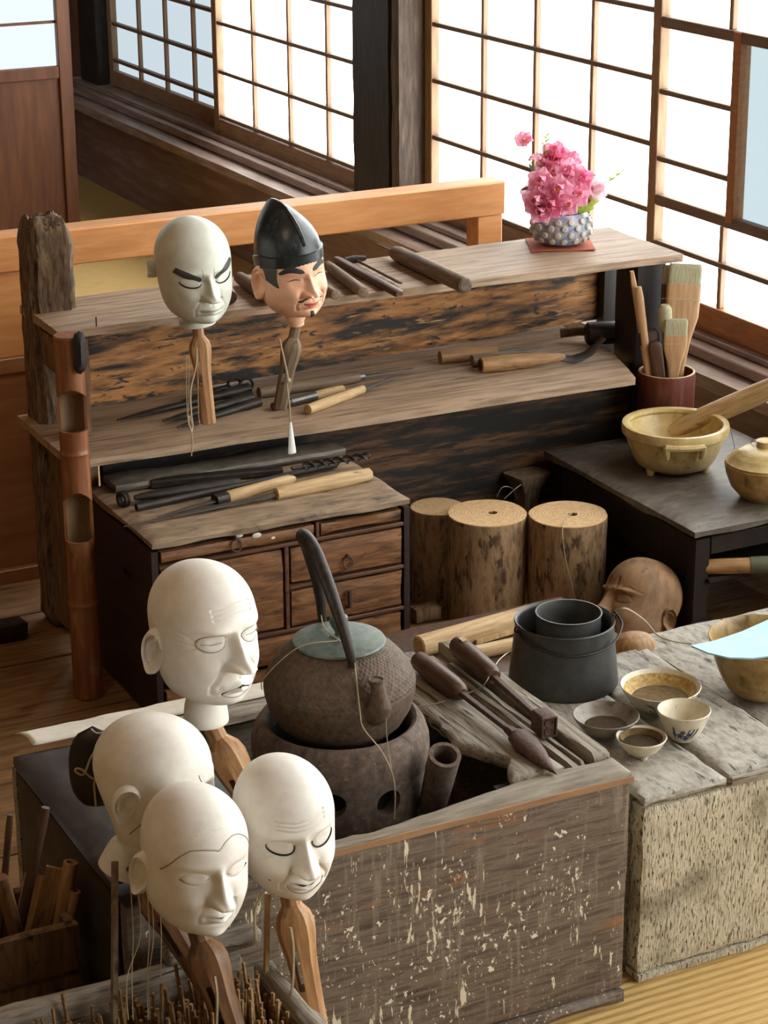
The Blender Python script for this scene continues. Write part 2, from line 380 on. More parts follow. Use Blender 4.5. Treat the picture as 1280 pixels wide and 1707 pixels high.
mat('vase_blue', ['#5a6e9a', '#8593b4', '#a9a9a9', '#b8a790'], 9, rough=.35, bump=.06, over=[('#8a7a72', 4, (1, 1, 1), .55, .7)])
mat('vase_dot', ['#9aa3ac', '#b7b4aa', '#c4b49c'], 20, rough=.35, bump=.05)
mat('mat_red', ['#a4543f', '#b5644c'], 30, rough=.85, bump=.15)
mat('petal', ['#f0a3c2', '#f7bbd1', '#fbd0e0'], 25, rough=.6, bump=.05)
mat('petal_deep', ['#ea82a8', '#f197b6', '#f6b0c8'], 25, rough=.6, bump=.05)
mat('petal_pale', ['#f4d0da', '#f8dfe5', '#fae8ec'], 25, rough=.6, bump=.05)
mat('flower_heart', ['#d8b24f', '#e0c46a'], 25, rough=.7)
mat('leaf_green', ['#8aa83a', '#a9c458', '#bfd377'], 20, rough=.55, bump=.05)
mat('twig', ['#3f3328', '#52443a'], 20, rough=.7)
mat('berry', ['#4a2a38', '#5d3546'], 20, rough=.5)
mat('brush_pot', ['#43211a', '#5f3026', '#723d30'], 16, GZ, rough=.35, bump=.1, over=[('#8a6a5a', 24, (1, 1, .3), .67, .7)])
mat('brush_wood', ['#9a7551', '#b8926b', '#c9a680'], 16, GZ, rough=.55, bump=.08)
mat('bristle', ['#8f8a6c', '#a8a384', '#bcb89c'], 90, (1, 1, .08), rough=.85, bump=.6)
mat('bristle_dark', ['#3a2c22', '#4d3c2f'], 90, (1, 1, .08), rough=.85, bump=.6)
mat('blue_film', ['#86bcd6', '#92c6de'], 4, rough=.3, bump=.03)
mat('green_tape', ['#4a4d38', '#5a5c46'], 14, rough=.6)
mat('silver', ['#8f8f8a', '#b5b5b0'], 40, rough=.25, metal=.9)

for n_ in ('petal', 'petal_deep', 'petal_pale', 'leaf_green'): translucent(n_, .45)

# special materials: growth rings on log ends, woven tatami ribs
def rings_mat(name, c1, c2, c3):
    M = mat(name, [c1, c2, c3], 14, rough=.75, bump=.1); nt = M.node_tree; N = nt.nodes; L = nt.links
    tc = N.new('ShaderNodeTexCoord'); w = N.new('ShaderNodeTexWave'); w.wave_type = 'RINGS'; w.rings_direction = 'Z'
    w.inputs['Scale'].default_value = 52; w.inputs['Distortion'].default_value = 3.5; w.inputs['Detail'].default_value = 3; w.inputs['Detail Scale'].default_value = 5.
    L.new(tc.outputs['Object'], w.inputs[0])
    bs = N['Principled BSDF']; src = bs.inputs['Base Color'].links[0].from_socket
    mx = N.new('ShaderNodeMix'); mx.data_type = 'RGBA'; mx.blend_type = 'MULTIPLY'
    mr = N.new('ShaderNodeMapRange'); mr.inputs[3].default_value = 0; mr.inputs[4].default_value = .35
    L.new(w.outputs[1], mr.inputs[0]); L.new(mr.outputs[0], mx.inputs['Factor']); L.new(src, mx.inputs['A']); mx.inputs['B'].default_value = lin('#c08a58')
    L.new(mx.outputs['Result'], bs.inputs['Base Color'])
rings_mat('log_end', '#c7a274', '#d9b98c', '#e3c99f')
def tatami_ribs():
    M = MAT['tatami']; nt = M.node_tree; N = nt.nodes; L = nt.links; bs = N['Principled BSDF']
    tc = N.new('ShaderNodeTexCoord'); w = N.new('ShaderNodeTexWave'); w.bands_direction = 'Y'; w.inputs['Scale'].default_value = 22; w.inputs['Distortion'].default_value = .6; w.inputs['Detail'].default_value = 1
    L.new(tc.outputs['Object'], w.inputs[0])
    b = N.new('ShaderNodeBump'); b.inputs['Strength'].default_value = .6; b.inputs['Distance'].default_value = .004; L.new(w.outputs[1], b.inputs['Height'])
    L.new(bs.inputs['Normal'].links[0].from_socket, b.inputs['Normal']); L.new(b.outputs[0], bs.inputs['Normal'])
tatami_ribs()

# ================================================================== SETTING
ZP = .025                      # wooden floor boards lie a little above the mats
floor = struct('floor', bx(-1.6, 2.6, -1.6, 7.3, -.05, 0), 'tatami', 'straw tatami matting over the whole room')
rng = random.Random(3)
y = 2.43
for i, wd in enumerate((.2, .21, .19, .22, .2, .19)):
    obj('plank', rough_box(-1.2, 2.46, y, y+wd-.004, .001, ZP-.0005*(i % 2), (30, 2, 1), .0006, 6, i, .0015), 'plank_floor', floor); y += wd
struct('ceiling', bx(-1.6, 2.7, -1.6, 7.3, 2.5, 2.56), 'ceiling_wood', 'dark board ceiling')
struct('wall_left', bx(-1.66, -1.6, -1.6, 7.3, 0, 2.5), 'plaster', 'plain plaster wall on the left')
struct('wall_far', bx(-1.6, 2.6, 7.25, 7.3, 0, 2.5), 'door_wood', 'dark wall at the far end')
wb = struct('wall_back', bx(-1.6, 2.6, -1.66, -1.6, 0, 2.5), 'plaster', 'plaster wall behind the viewer')
XW = 2.5
wr = struct('wall_right', bx(XW-.03, XW+.12, -1.6, 7.25, 0, .27), 'ledge_face', 'low dark boarded wall under the paper windows')
struct('trim_1', rough_box(2.375, XW+.12, -1.6, 7.25, .272, .302, (2, 40, 1), .001, 4, 1, .003), 'sill_wood', 'broad worn dark window ledge')
struct('trim_2', bx(2.43, XW+.12, -1.6, 7.25, .302, .325, .003), 'sill_wood', 'stepped dark track board on the window ledge')
struct('trim_3', bx(2.462, XW+.12, -1.6, 7.25, .3255, .338, .002), 'sill_wood', 'sliding track of the paper windows')
struct('wall_right_top', bx(XW, XW+.1, -1.6, 7.25, 2.05, 2.5), 'plaster', 'plaster band above the paper windows')

def shoji(n, label, y0, y1, xo, cols, zbars, paper, z0=.338, z1=2.05, rail=.055, stile=.034, wood='frame_wood', thick=()):
    """one sliding paper panel in the window wall; y0<y1, bars are separate pieces"""
    w = thing('window_%d' % n, label, None, (xo, (y0+y1)/2, z0)); w['kind'] = 'structure'
    def pc(name, a, b, c, d, x0, x1, mt):
        obj(name, bx(x0, x1, a-(y0+y1)/2, b-(y0+y1)/2, c-z0, d-z0, .0015), mt, w)
    pc('stile', y0, y0+stile, z0, z1, 0, .03, wood); pc('stile', y1-stile, y1, z0, z1, 0, .03, wood)
    pc('bottom_rail', y0+stile, y1-stile, z0, z0+rail, .001, .029, 'frame_orange' if n == 4 else 'frame_wood_h')
    pc('top_rail', y0+stile, y1-stile, z1-.04, z1, .001, .029, 'frame_wood_h')
    ys = [y0+stile+(y1-y0-2*stile)*k/cols for k in range(1, cols)]
    zs = list(zbars)
    z = zs[-1]+.135
    while z < z1-.06: zs.append(z); z += .135
    for yy in ys: pc('upright_bar', yy-.006, yy+.006, z0+rail, z1-.04, .006, .019, 'bar_wood')
    for zz in zs:
        t = .011 if any(abs(zz-q) < .001 for q in thick) else .0055
        pc('cross_bar', y0+stile, y1-stile, zz-t, zz+t, .003, .021, 'bar_wood_h')
    ed = [y0+stile]+ys+[y1-stile]; ez = [z0+rail]+zs+[z1-.04]
    for a, b in zip(ed[:-1], ed[1:]):
        for c, d in zip(ez[:-1], ez[1:]): pc('pane', a, b, c, d, .0215, .0225, paper)
    return w
ZB = [.394+.0, .534, .671, .805]
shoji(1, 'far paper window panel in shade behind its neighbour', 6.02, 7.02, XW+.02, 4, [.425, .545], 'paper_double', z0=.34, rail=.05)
shoji(2, 'bright paper window panel left of the dark post', 4.985, 6.03, XW-.015, 4, [.39, .521, .662], 'paper', z0=.33, rail=.05)
shoji(3, 'bright paper window panel behind the pink flowers', 3.71, 4.725, XW, 4, ZB, 'paper', z0=.338, rail=.05)
# the glazed panel at the right
w4 = thing('window_4', 'paper window panel with a glass pane beside the brushes', None, (XW-.02, 3.2, .338)); w4['kind'] = 'structure'
def pc4(name, a, b, c, d, x0, x1, mt): obj(name, bx(x0, x1, a-3.2, b-3.2, c-.338, d-.338, .0015), mt, w4)
pc4('stile', 3.686, 3.712, .338, 2.05, 0, .03, 'frame_wood'); pc4('stile', 2.69, 2.72, .338, 2.05, 0, .03, 'frame_wood')
pc4('bottom_rail', 2.72, 3.686, .338, .392, .001, .029, 'frame_orange'); pc4('top_rail', 2.72, 3.686, 2.0, 2.05, .001, .029, 'frame_wood_h')
YV = [(3.43, .012), (2.98, .012)]
for yy, t in YV:
    pc4('upright_bar', yy-t, yy+t, .569, .935, 0, .027, 'frame_orange')
    for c, d in ((.392, .558), (.936, 2.0)): pc4('upright_bar', yy+.03-.006, yy+.03+.006, c, d, .006, .019, 'bar_wood')
for zz, t in ((.48, .0055), (.569, .011), (.925, .011), (1.06, .0055), (1.195, .0055), (1.33, .0055), (1.5, .0055), (1.7, .0055), (1.85, .0055)):
    pc4('cross_bar', 2.72, 3.686, zz-t, zz+t, .002, .022, 'bar_wood_h')
for zz in (.653, .788):
    pc4('cross_bar', 3.442, 3.686, zz-.0055, zz+.0055, .003, .021, 'bar_wood_h'); pc4('cross_bar', 2.72, 2.968, zz-.0055, zz+.0055, .003, .021, 'bar_wood_h')
ez = [.392, .48, .569, .653, .788, .925, 1.06, 1.195, 1.33, 1.5, 1.7, 1.85, 2.0]
for a, b in ((2.72, 2.98), (2.98, 3.43), (3.43, 3.686)):
    for c, d in zip(ez[:-1], ez[1:]):
        mid = b == 3.43 and .56 < c < .92
        if mid: continue
        pc4('pane', a, b, c, d, .0225, .0235, 'paper')
pc4('glass_pane', 2.99, 3.42, .575, .92, .012, .015, 'window_glass')
# panels running on towards the viewer, outside the picture: same make
k = 5
yy = 2.69
while yy > -1.4:
    shoji(k, 'paper window panel nearer the viewer, panel %s' % ['one', 'two', 'three', 'four', 'five'][k-5], yy-1.0, yy, XW, 4, ZB, 'paper'); yy -= 1.01; k += 1
# post between the windows
post = thing('trim_4', 'thick dark weathered post between the paper windows', None, (XW-.03, 4.85, .325)); post['kind'] = 'structure'
obj('post_core', rough_box(-.045, .10, -.075, .125, 0, 2.17, (3, 3, 40), .0015, 9, 2, .003), 'post_dark', post)
obj('side_batten', rough_box(-.04, .10, -.122, -.076, 0, 2.17, (3, 2, 40), .002, 12, 5, .003), 'post_grey', post)
struct('trim_5', bx(XW-.02, XW+.08, 7.03, 7.2, .325, 2.05, .004), 'post_dark', 'dark corner post beyond the far paper window')
# sliding door standing across the far end
dr = thing('door_1', 'brown sliding door with white paper panes at the far left', None, (1.4, 6.15, 0)); dr['kind'] = 'structure'
dxr = at_y(122, 200, 6.15).x; zt = at_y(60, 112, 6.15).z; zm = at_y(60, 38, 6.15).z
obj('door_stile', bx(dxr-.04-1.4, dxr-1.4, -.018, .018, .02, 2.05, .002), 'door_wood', dr)
obj('door_stile', bx(-.9, -.86, -.018, .018, .02, 2.05, .002), 'door_wood', dr)
obj('lower_panel', bx(-.86, dxr-.04-1.4, -.008, .012, .06, zt-.03, 0), 'door_wood', dr)
obj('door_rail', bx(-.86, dxr-.04-1.4, -.017, .017, zt-.035, zt, .002), 'door_wood', dr)
obj('door_rail', bx(-.86, dxr-.04-1.4, -.017, .017, .002, .075, .002), 'door_wood', dr)
zs = [zt]
while zs[-1] < 1.9: zs.append(zs[-1]+(zm-zt))
for a, b in zip(zs[:-1], zs[1:]):
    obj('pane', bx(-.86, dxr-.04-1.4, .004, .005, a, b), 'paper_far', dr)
    obj('cross_bar', bx(-.86, dxr-.04-1.4, -.006, .003, b-.004, b+.004, .001), 'door_wood', dr)

# ------------------------------------------------------------------ low railing behind the shelf
YR = 3.6
pr = at_y(843, 302, YR); pr2 = at_y(842, 357, YR); XR = pr.x
ztop, zbot = pr.z, pr2.z
r = thing('wooden_railing', 'low orange cedar railing with a solid panel, behind the workbench shelf', 'railing', (XR, YR, 0))
obj('top_rail', bx(-2.3, 0, 0, .055, zbot, ztop, .003), 'rail_orange', r)
obj('post', bx(-.058, -.004, .004, .05, 0, zbot, .002), 'rail_orange', r)
xl = at_y(112, 470, YR).x-XR
obj('post', bx(xl-.05, xl, .004, .05, 0, zbot, .002), 'rail_orange', r)
zmid = at_y(20, 598, YR).z
obj('upper_panel', bx(-2.3, xl-.052, .012, .03, zmid, zbot, .001), 'rail_orange', r)
obj('middle_rail', bx(-2.3, xl-.052, .004, .04, zmid-.028, zmid, .002), 'panel_brown', r)
obj('lower_panel', bx(-2.3, xl-.052, .014, .03, .05, zmid-.028, 0), 'panel_brown', r)
obj('bottom_rail', bx(-2.3, xl-.052, 0, .05, 0, .05, .002), 'panel_brown', r)

# ================================================================== FURNITURE
# ---------------- two-tier workbench shelf
ZT, ZM = .585, .395
sh = thing('workbench_shelf', 'two-tier wooden workbench shelf with scorched back boards and a weathered post', 'shelf', (1.07, 3.24, ZP))
def sb(name, g, mt, **k): return obj(name, shift(g, (-1.07, -3.24, -ZP)), mt, sh, **k)
def skew(g, y0l, y0r, y1l, y1r, x0, x1, yf, yb):
    for v in g[0]:
        t = (v[0]-x0)/(x1-x0); u = (v[1]-yf)/(yb-yf); v[1] = (y0l+(y0r-y0l)*t)*(1-u)+(y1l+(y1r-y1l)*t)*u
    return g
sb('top_board', skew(rough_box(1.052, 2.226, 0, 1, ZT-.017, ZT, (40, 6, 1), .0012, 5, 1, .0015), 3.238, 3.208, 3.43, 3.457, 1.052, 2.226, 0, 1), 'shelf_wood')
mb = skew(rough_box(1.035, 2.147, 0, 1, ZM-.016, ZM, (40, 6, 1), .0012, 5, 2, .0015), 3.15, 3.127, 3.43, 3.505, 1.035, 2.147, 0, 1)
for v in mb[0]:
    v[0] -= .068*(v[0]-1.035)/1.112*(1-min(1, max(0, (v[1]-3.127)/.2)))
sb('middle_board', mb, 'shelf_wood')
g = xf(rough_box(0, 1.10, 0, .014, ZM+.0005, ZT-.04, (40, 1, 6), .001, 5, 3, .001), Matrix.Translation((1.152, 3.404, 0)) @ Matrix.Rotation(rad(4.4), 4, 'Z'))
sb('upper_back_board', g, 'burnt_board')
sb('edge_batten', bx(2.249, 2.257, 3.485, 3.503, ZM+.001, ZT-.04), 'shelf_edge')
sb('rear_leg', rough_box(2.22, 2.25, 3.46, 3.49, ZP, ZT-.018, (2, 2, 8), .001, 9, 4, .002), 'dark_wood')
sb('lower_back_board', rough_box(1.12, 2.146, 3.25, 3.268, ZP, ZM-.017, (40, 1, 8), .001, 5, 4, .001), 'burnt_dark')
po = rough_box(1.053, 1.128, 3.352, 3.428, ZP, .742, (7, 7, 44), .004, 24, 5, .008)
for v in po[0]:
    if v[2] > .69:
        kk = (v[2]-.69)/.05; q = Vector((v[0]*60, v[1]*60, 3)); v[2] -= kk*.034*abs(mnoise.noise(q))
        v[0] += (1.09-v[0])*.10*kk; v[1] += (3.39-v[1])*.10*kk
    elif v[2] > .59:
        q = Vector((v[0]*70, v[1]*70, v[2]*9)); s_ = mnoise.noise(q); v[0] += .004*s_; v[1] += .003*s_
sb('tall_post', po, 'old_post', smooth=60)
sb('front_leg', rough_box(1.068, 1.105, 3.215, 3.252, ZP, ZM-.017, (2, 2, 14), .002, 12, 6, .003), 'old_board')
sb('short_leg', rough_box(1.068, 1.11, 3.245, 3.285, ZM+.001, ZT-.018, (2, 2, 10), .002, 12, 7, .003), 'old_board')
sb('side_board', rough_box(1.058, 1.068, 3.25, 3.35, ZP+.02, ZM-.03, (2, 4, 10), .002, 12, 8, .002), 'old_board')
sb('side_rail', rough_box(1.056, 1.08, 3.25, 3.35, ZT-.085, ZT-.02, (2, 4, 4), .002, 12, 9, .003), 'old_board')
sb('back_strip', bx(1.13, 1.138, 3.39, 3.42, ZM+.001, ZT-.018, .001), 'shelf_edge')
sb('end_post', rough_box(2.148, 2.212, 3.238, 3.312, ZP, ZT-.018, (3, 4, 12), .0015, 9, 10, .002), 'dark_wood')
p = at_z(157, 540, ZT); sb('nail', tube([(p.x, 3.239, ZT-.004), (p.x, 3.239, ZT+.014)], .0012, 6), 'iron_brown')

# ---------------- bamboo vase standing before the shelf end
BX, BY = 1.018, 3.078
bt = thing('bamboo_tube', 'tall upright bamboo vase with two scooped openings, at the left end of the shelf', 'bamboo vase', (BX, BY, ZP))
R0, R1 = .0238, .0195
prof = []
H = .622-ZP
nodes = [.16, .41, H-.004]
zs = sorted(set([i*H/60 for i in range(61)]+[n+d for n in nodes for d in (-.004, -.0015, 0, .0015, .004) if n+d <= H]))
for z in zs:
    rr = R0*(1.0-.08*z/H)
    for n in nodes: rr += .0014*math.exp(-((z-n)/.003)**2)-.0008*math.exp(-((z-n-.006)/.003)**2)
    prof.append((rr, z))
inner = [(.001, H)]
tb = obj('tube', lathe(prof+inner, 40), 'bamboo_red', bt)
d = Vector((-BX, -BY, 0)).normalized(); lat = d.cross(Vector((0, 0, 1)))
for zb, zt_ in ((.472-ZP, .54-ZP), (.292-ZP, .375-ZP)):
    poly = [(-.03, 0), (.03, 0)]+[(.03*math.cos(t), (zt_-zb)*(.30+.70*math.sin(t))) for t in [math.pi*q/14 for q in range(15)]]
    Mx = Matrix(((lat.x, 0, d.x, d.x*.001), (lat.y, 0, d.y, d.y*.001), (lat.z, 1, d.z, zb), (0, 0, 0, 1)))
    carve(tb, xf(prism(poly, .06), Mx))
    carve(tb, shift(lathe([(.0185, -.05), (.0185, zt_-zb-.012)], 28), (0, 0, zb)))
    iw = obj('inner_wall', shift(lathe([(.0187, -.05), (.0187, zt_-zb-.012), (.0180, zt_-zb-.012), (.0180, -.049), (.001, -.049)], 28), (0, 0, zb)), 'bamboo_in', bt)
    carve(iw, xf(prism(poly, .06), Mx))
wq = at_y(133, 588, BY-.03)
obj('hanging_wedge', rough_box(wq.x-BX-.010, wq.x-BX+.010, -.034, -.022, wq.z-ZP-.035, wq.z-ZP+.034, (2, 2, 6), .001, 12, 9, .004), 'dark_wood', bt)

# ---------------- small drawer chest
ch = thing('drawer_chest', 'small worn brown wooden chest of drawers with iron ring pulls', 'chest', (1.29, 2.91, ZP))
CX0, CX1, CY0, CY1, CZ = 1.074, 1.516, 2.912, 3.205, .331
def cb(name, g, mt, parent=None, **k): return obj(name, shift(g, (-1.29, -2.91, -ZP)), mt, parent or ch, **k)
tp = rough_box(CX0-.002, CX1+.002, CY0-.004, CY1, CZ-.016, CZ, (30, 16, 1), .0012, 9, 1, .004)
cb('top_board', tp, 'chest_top')
sd = rough_box(CX0, CX0+.012, CY0+.002, CY1, ZP, CZ-.017, (1, 10, 10), .0008, 9, 2, .001)
so = cb('side_board', sd, 'chest_side')
carve(so, shift(rough_box(CX0-.02, CX0+.03, 3.0, 3.045, .235, .25, (1, 2, 1), 0, 1, 0, .003), (-1.29, -2.91, -ZP)))
cb('side_board', rough_box(CX1-.012, CX1, CY0+.002, CY1, ZP, CZ-.017, (1, 10, 10), .0008, 9, 3, .001), 'chest_side')
cb('back_board', bx(CX0+.012, CX1-.012, CY1-.01, CY1, ZP, CZ-.017), 'chest_side')
cb('bottom_board', bx(CX0+.012, CX1-.012, CY0+.004, CY1-.01, ZP, ZP+.012), 'chest_frame')
cb('inner_backing', bx(CX0+.012, CX1-.012, CY0+.022, CY0+.03, ZP+.012, CZ-.017), 'dark_wood')
XI0, XI1 = CX0+.0125, CX1-.0125
for z in (.2865, .1415): cb('divider', bx(XI0, XI1, CY0+.001, CY0+.021, z-.003, z+.003, .001), 'chest_frame')
cb('divider', bx(1.302, XI1, CY0+.001, CY0+.021, .2105, .2165, .001), 'chest_frame')
cb('upright_divider', bx(1.349, 1.355, CY0+.001, CY0+.021, .29, CZ-.0165, .001), 'chest_frame')
cb('upright_divider', bx(1.2945, 1.3015, CY0+.001, CY0+.021, .145, .283, .001), 'chest_frame')
def drawer(x0, x1, z0, z1, pulls, sd, ring=True):
    d = cb('drawer', rough_box(x0+.0015, x1-.0015, CY0+.0005, CY0+.02, z0+.0015, z1-.0015, (12, 1, 4), .0007, 14, sd, .0025), 'chest_wood')
    for px_, pz_ in pulls:
        if ring:
            obj('ring_pull', shift(join(xf(torus(.0085, .0013, 20, 6, 1.15), Matrix.Rotation(rad(80), 4, 'X')), tube([(0, .006, .011), (0, -.003, .011)], .003, 8)), (px_-1.29, CY0-.003-2.91, pz_-ZP-.006)), 'iron_brown', d)
        else:
            obj('peg', shift(lathe([(.0001, 0), (.004, .0), (.004, .001), (.0001, .001)], 10), (px_-1.29, CY0-2.91, pz_-ZP)), 'dark_wood', d, rot=None)
    return d
drawer(XI0, 1.349, .29, CZ-.0165, [(1.212, .309)], 1)
drawer(1.355, XI1, .29, CZ-.0165, [], 2)
drawer(XI0, 1.2945, .145, .2835, [], 3)
drawer(1.3015, XI1, .217, .2835, [(1.402, .246)], 4)
drawer(1.3015, XI1, .145, .210, [], 5)
drawer(XI0, XI1, .085, .1385, [], 6)
drawer(XI0, XI1, ZP+.013, .0815, [], 7)
for (x, z, w) in ((1.219, .3165, .006), (1.248, .312, .008), (1.275, .303, .004), (1.355, .205, .012)):
    cb('chip', shift(ell([(0, w, w*.6), (.0008, w*.7, w*.4)], 9), (0, 0, 0)) if False else xf(ell([(0, w, w*.55), (.0012, w*.7, w*.35)], 9), Matrix.Translation((x, CY0+.0005, z)) @ Matrix.Rotation(rad(90), 4, 'X')), 'cloth_white')
p = at_y(583, 1000, CY0-.006)
cb('latch_peg', tube([(p.x, CY0+.002, p.z-.013), (p.x, CY0-.007, p.z-.012), (p.x, CY0-.006, p.z+.016)], .0042, 8), 'iron_brown')

# ---------------- black table under the window
tz = .25
TX0, TX1, TY0, TY1 = 1.95, 2.34, 2.748, 3.236
tb_ = thing('low_table', 'low black-brown wooden table below the windows, worn grey on top', 'table', (TX0, TY0, ZP))
def tbx(name, g, mt, **k): return obj(name, shift(g, (-TX0, -TY0, -ZP)), mt, tb_, **k)
tbx('table_top', rough_box(TX0, TX1, TY0, TY1, tz-.02, tz, (20, 26, 1), .0012, 7, 1, .005), 'dark_top')
for x in (TX0+.012, TX1-.042):
    for yy in (TY0+.012, TY1-.045): tbx('leg', rough_box(x, x+.03, yy, yy+.03, ZP, tz-.021, (1, 1, 6), .001, 9, 2, .002), 'dark_wood')
tbx('foot_block', rough_box(TX0+.006, TX0+.05, TY0+.004, TY0+.0115, ZP, .085, (1, 1, 2), .0005, 9, 2, .001), 'dark_wood')
tbx('apron', bx(TX0+.015, TX0+.03, TY0+.045, TY1-.048, tz-.1, tz-.022, .002), 'dark_wood')
tbx('apron', bx(TX0+.045, TX1-.045, TY0+.016, TY0+.03, tz-.055, tz-.022, .002), 'dark_wood')
LS = at_y(1168, 957, TY0+.03).z
tbx('lower_shelf', bx(TX0+.037, TX1-.045, TY0+.005, TY1-.05, LS-.01, LS, .002), 'dark_wood')
tbx('side_panel', bx(TX0+.03, TX0+.036, TY0+.045, TY1-.048, ZP, tz-.1, 0), 'dark_wood')

# ---------------- long brazier box
BX0, BX1, BY0, BY1, BZ = .672, 1.318, 1.957, 2.352, .318
hb = thing('brazier_box', 'large old wooden brazier box, its front splashed with white paint flakes', 'brazier box', ((BX0+BX1)/2, BY0, 0))
OX, OY = (BX0+BX1)/2, BY0
def hbx(name, g, mt, **k): return obj(name, shift(g, (-OX, -OY, 0)), mt, hb, **k)
hbx('front_panel', rough_box(BX0+.002, BX1-.004, BY0, BY0+.022, .022, BZ-.013, (50, 2, 18), .0012, 8, 1, .002), 'hibachi_front')
hbx('plinth', rough_box(BX0, BX1-.002, BY0-.004, BY0+.024, 0, .0215, (40, 2, 2), .0012, 8, 2, .003), 'hibachi_front')
hbx('side_panel', rough_box(BX0, BX0+.02, BY0+.024, BY1-.022, 0, BZ-.014, (1, 16, 8), .001, 8, 3, .002), 'slab_dark')
hbx('side_panel', rough_box(BX1-.02, BX1, BY0+.024, BY1-.022, 0, BZ-.022, (1, 16, 8), .001, 8, 4, .002), 'weathered')
hbx('back_panel', rough_box(BX0, BX1, BY1-.02, BY1, 0, BZ-.016, (30, 1, 8), .0012, 8, 5, .002), 'weathered_x')
rim = rough_box(BX0+.15, BX1, BY0-.001, BY0+.05, BZ-.013, BZ+.001, (60, 5, 2), .0012, 12, 6, .003)
for v in rim[0]:
    u = (v[0]-.98)/.14
    if v[1] > BY0+.004: v[1] -= .024*math.exp(-u*u)*(v[1]-BY0)/.05+.006*abs(mnoise.noise(Vector((v[0]*22, 0, 1))))
    v[2] -= .006*math.exp(-u*u)
hbx('front_rim', rim, 'rim_edge')
hbx('rim_strip', rough_box(BX0+.15, BX1-.002, BY0-.0035, BY0+.001, BZ-.0135, BZ-.004, (50, 1, 1), .001, 14, 3, .001), 'shelf_edge')
rim = rough_box(.99-.13, BX1-.16, BY1-.042, BY1+.002, BZ-.015, BZ+.004, (40, 4, 2), .004, 14, 7, .006)
hbx('back_rim', rim, 'weathered_x')
lid = rough_box(BX0-.004, BX0+.205, BY0+.03, BY1-.01, BZ-.013, BZ+.006, (10, 14, 2), .0008, 5, 8, .006)
hbx('cover_slab', lid, 'slab_dark')
hbx('cover_slab_front', rough_box(BX0-.004, BX0+.149, BY0+.002, BY0+.0295, BZ-.012, BZ+.004, (8, 2, 2), .0008, 5, 8, .004), 'slab_dark')
# right-hand boards, split and eroded
def worn_plank(name, x0, x1, y0, y1, z0, z1, erode, seed, mt='weathered'):
    g = rough_box(x0, x1, y0, y1, z0, z1, (8, 40, 2), .0011, 16, seed, .003)
    for v in g[0]:
        q = (x1-v[0])/(x1-x0)
        if erode and q > .01:
            e = erode*(mnoise.noise(Vector((0, v[1]*13, seed)))*.9+mnoise.noise(Vector((3, v[1]*45, seed)))*.35+.25)
            t = (v[1]-y0)/(y1-y0); e += .03*math.exp(-((t-.12)/.1)**2)*(1 if erode > .01 else 0)
            v[0] += max(-.01, e)*q**2.0
    return hbx(name, g, mt, smooth=50)
worn_plank('top_plank', 1.163, 1.252, BY0+.046, BY1+.045, BZ-.016, BZ+.002, .03, 1)
worn_plank('top_plank', 1.257, 1.269, BY0+.03, BY1+.03, BZ-.016, BZ-.001, .005, 4)
worn_plank('top_plank', 1.275, 1.283, BY0+.05, BY1+.0, BZ-.018, BZ-.004, .004, 6)
worn_plank('top_plank', 1.288, BX1+.001, BY0+.0505, BY1+.05, BZ-.02, BZ+.004, .004, 9)
hbx('plank_support', bx(1.17, BX1-.022, BY1-.06, BY1-.03, BZ-.05, BZ-.018), 'dark_wood')
hbx('plank_support', bx(1.17, BX1-.022, BY0+.051, BY0+.08, BZ-.05, BZ-.021), 'dark_wood')
# ash bed, lumpy
V, Fc = [], []; nx, ny = 60, 40
for i in range(nx+1):
    for j in range(ny+1):
        x = BX0+.021+(BX1-BX0-.042)*i/nx; yy = BY0+.025+(BY1-BY0-.047)*j/ny
        V.append((x, yy, .215+.014*mnoise.noise(Vector((x*16, yy*16, 0)))+.006*mnoise.noise(Vector((x*60, yy*60, 2)))))
for i in range(nx):
    for j in range(ny): Fc.append([i*(ny+1)+j, (i+1)*(ny+1)+j, (i+1)*(ny+1)+j+1, i*(ny+1)+j+1])
tag(hbx('ash_bed', (V, Fc), 'ash'), kind='stuff')

# ---------------- whitened working block to its right
KX0, KX1, KY0, KY1, KZ = 1.352, 1.61, 1.986, 2.40, .261
kb = thing('work_block', 'thick wooden work block crusted with pale chalk glue, right of the brazier box', 'work bench', (KX0, KY0, 0))
def kbx(name, g, mt, **k): return obj(name, shift(g, (-KX0, -KY0, 0)), mt, kb, **k)
kbx('front_panel', rough_box(KX0, KX1+.03, KY0, KY0+.03, .012, KZ-.016, (30, 2, 26), .0022, 26, 1, .002), 'glue_block')
kbx('plinth', rough_box(KX0, KX1+.03, KY0-.003, KY0+.03, 0, .0115, (30, 2, 1), .0015, 20, 2, .002), 'glue_block')
kbx('side_panel', bx(KX0, KX0+.02, KY0+.03, KY1, 0, KZ-.016), 'weathered')
kbx('side_panel', bx(KX1-.02, KX1, KY0+.03, KY1, 0, KZ-.016), 'weathered')
kbx('back_panel', bx(KX0+.02, KX1-.02, KY1-.02, KY1, 0, KZ-.016), 'weathered')
kbx('top_plank', rough_box(KX0, 1.478, KY0-.001, KY1, KZ-.0155, KZ, (12, 36, 2), .0016, 18, 3, .003), 'block_top')
kbx('top_plank', rough_box(1.480, KX1, KY0+.003, KY1-.03, KZ-.0155, KZ+.001, (12, 36, 2), .0014, 18, 4, .003), 'block_top')
kbx('front_batten', rough_box(1.48, KX1+.03, KY0-.004, KY0+.0025, KZ-.0155, KZ-.001, (12, 1, 2), .001, 18, 5, .002), 'weathered_x')
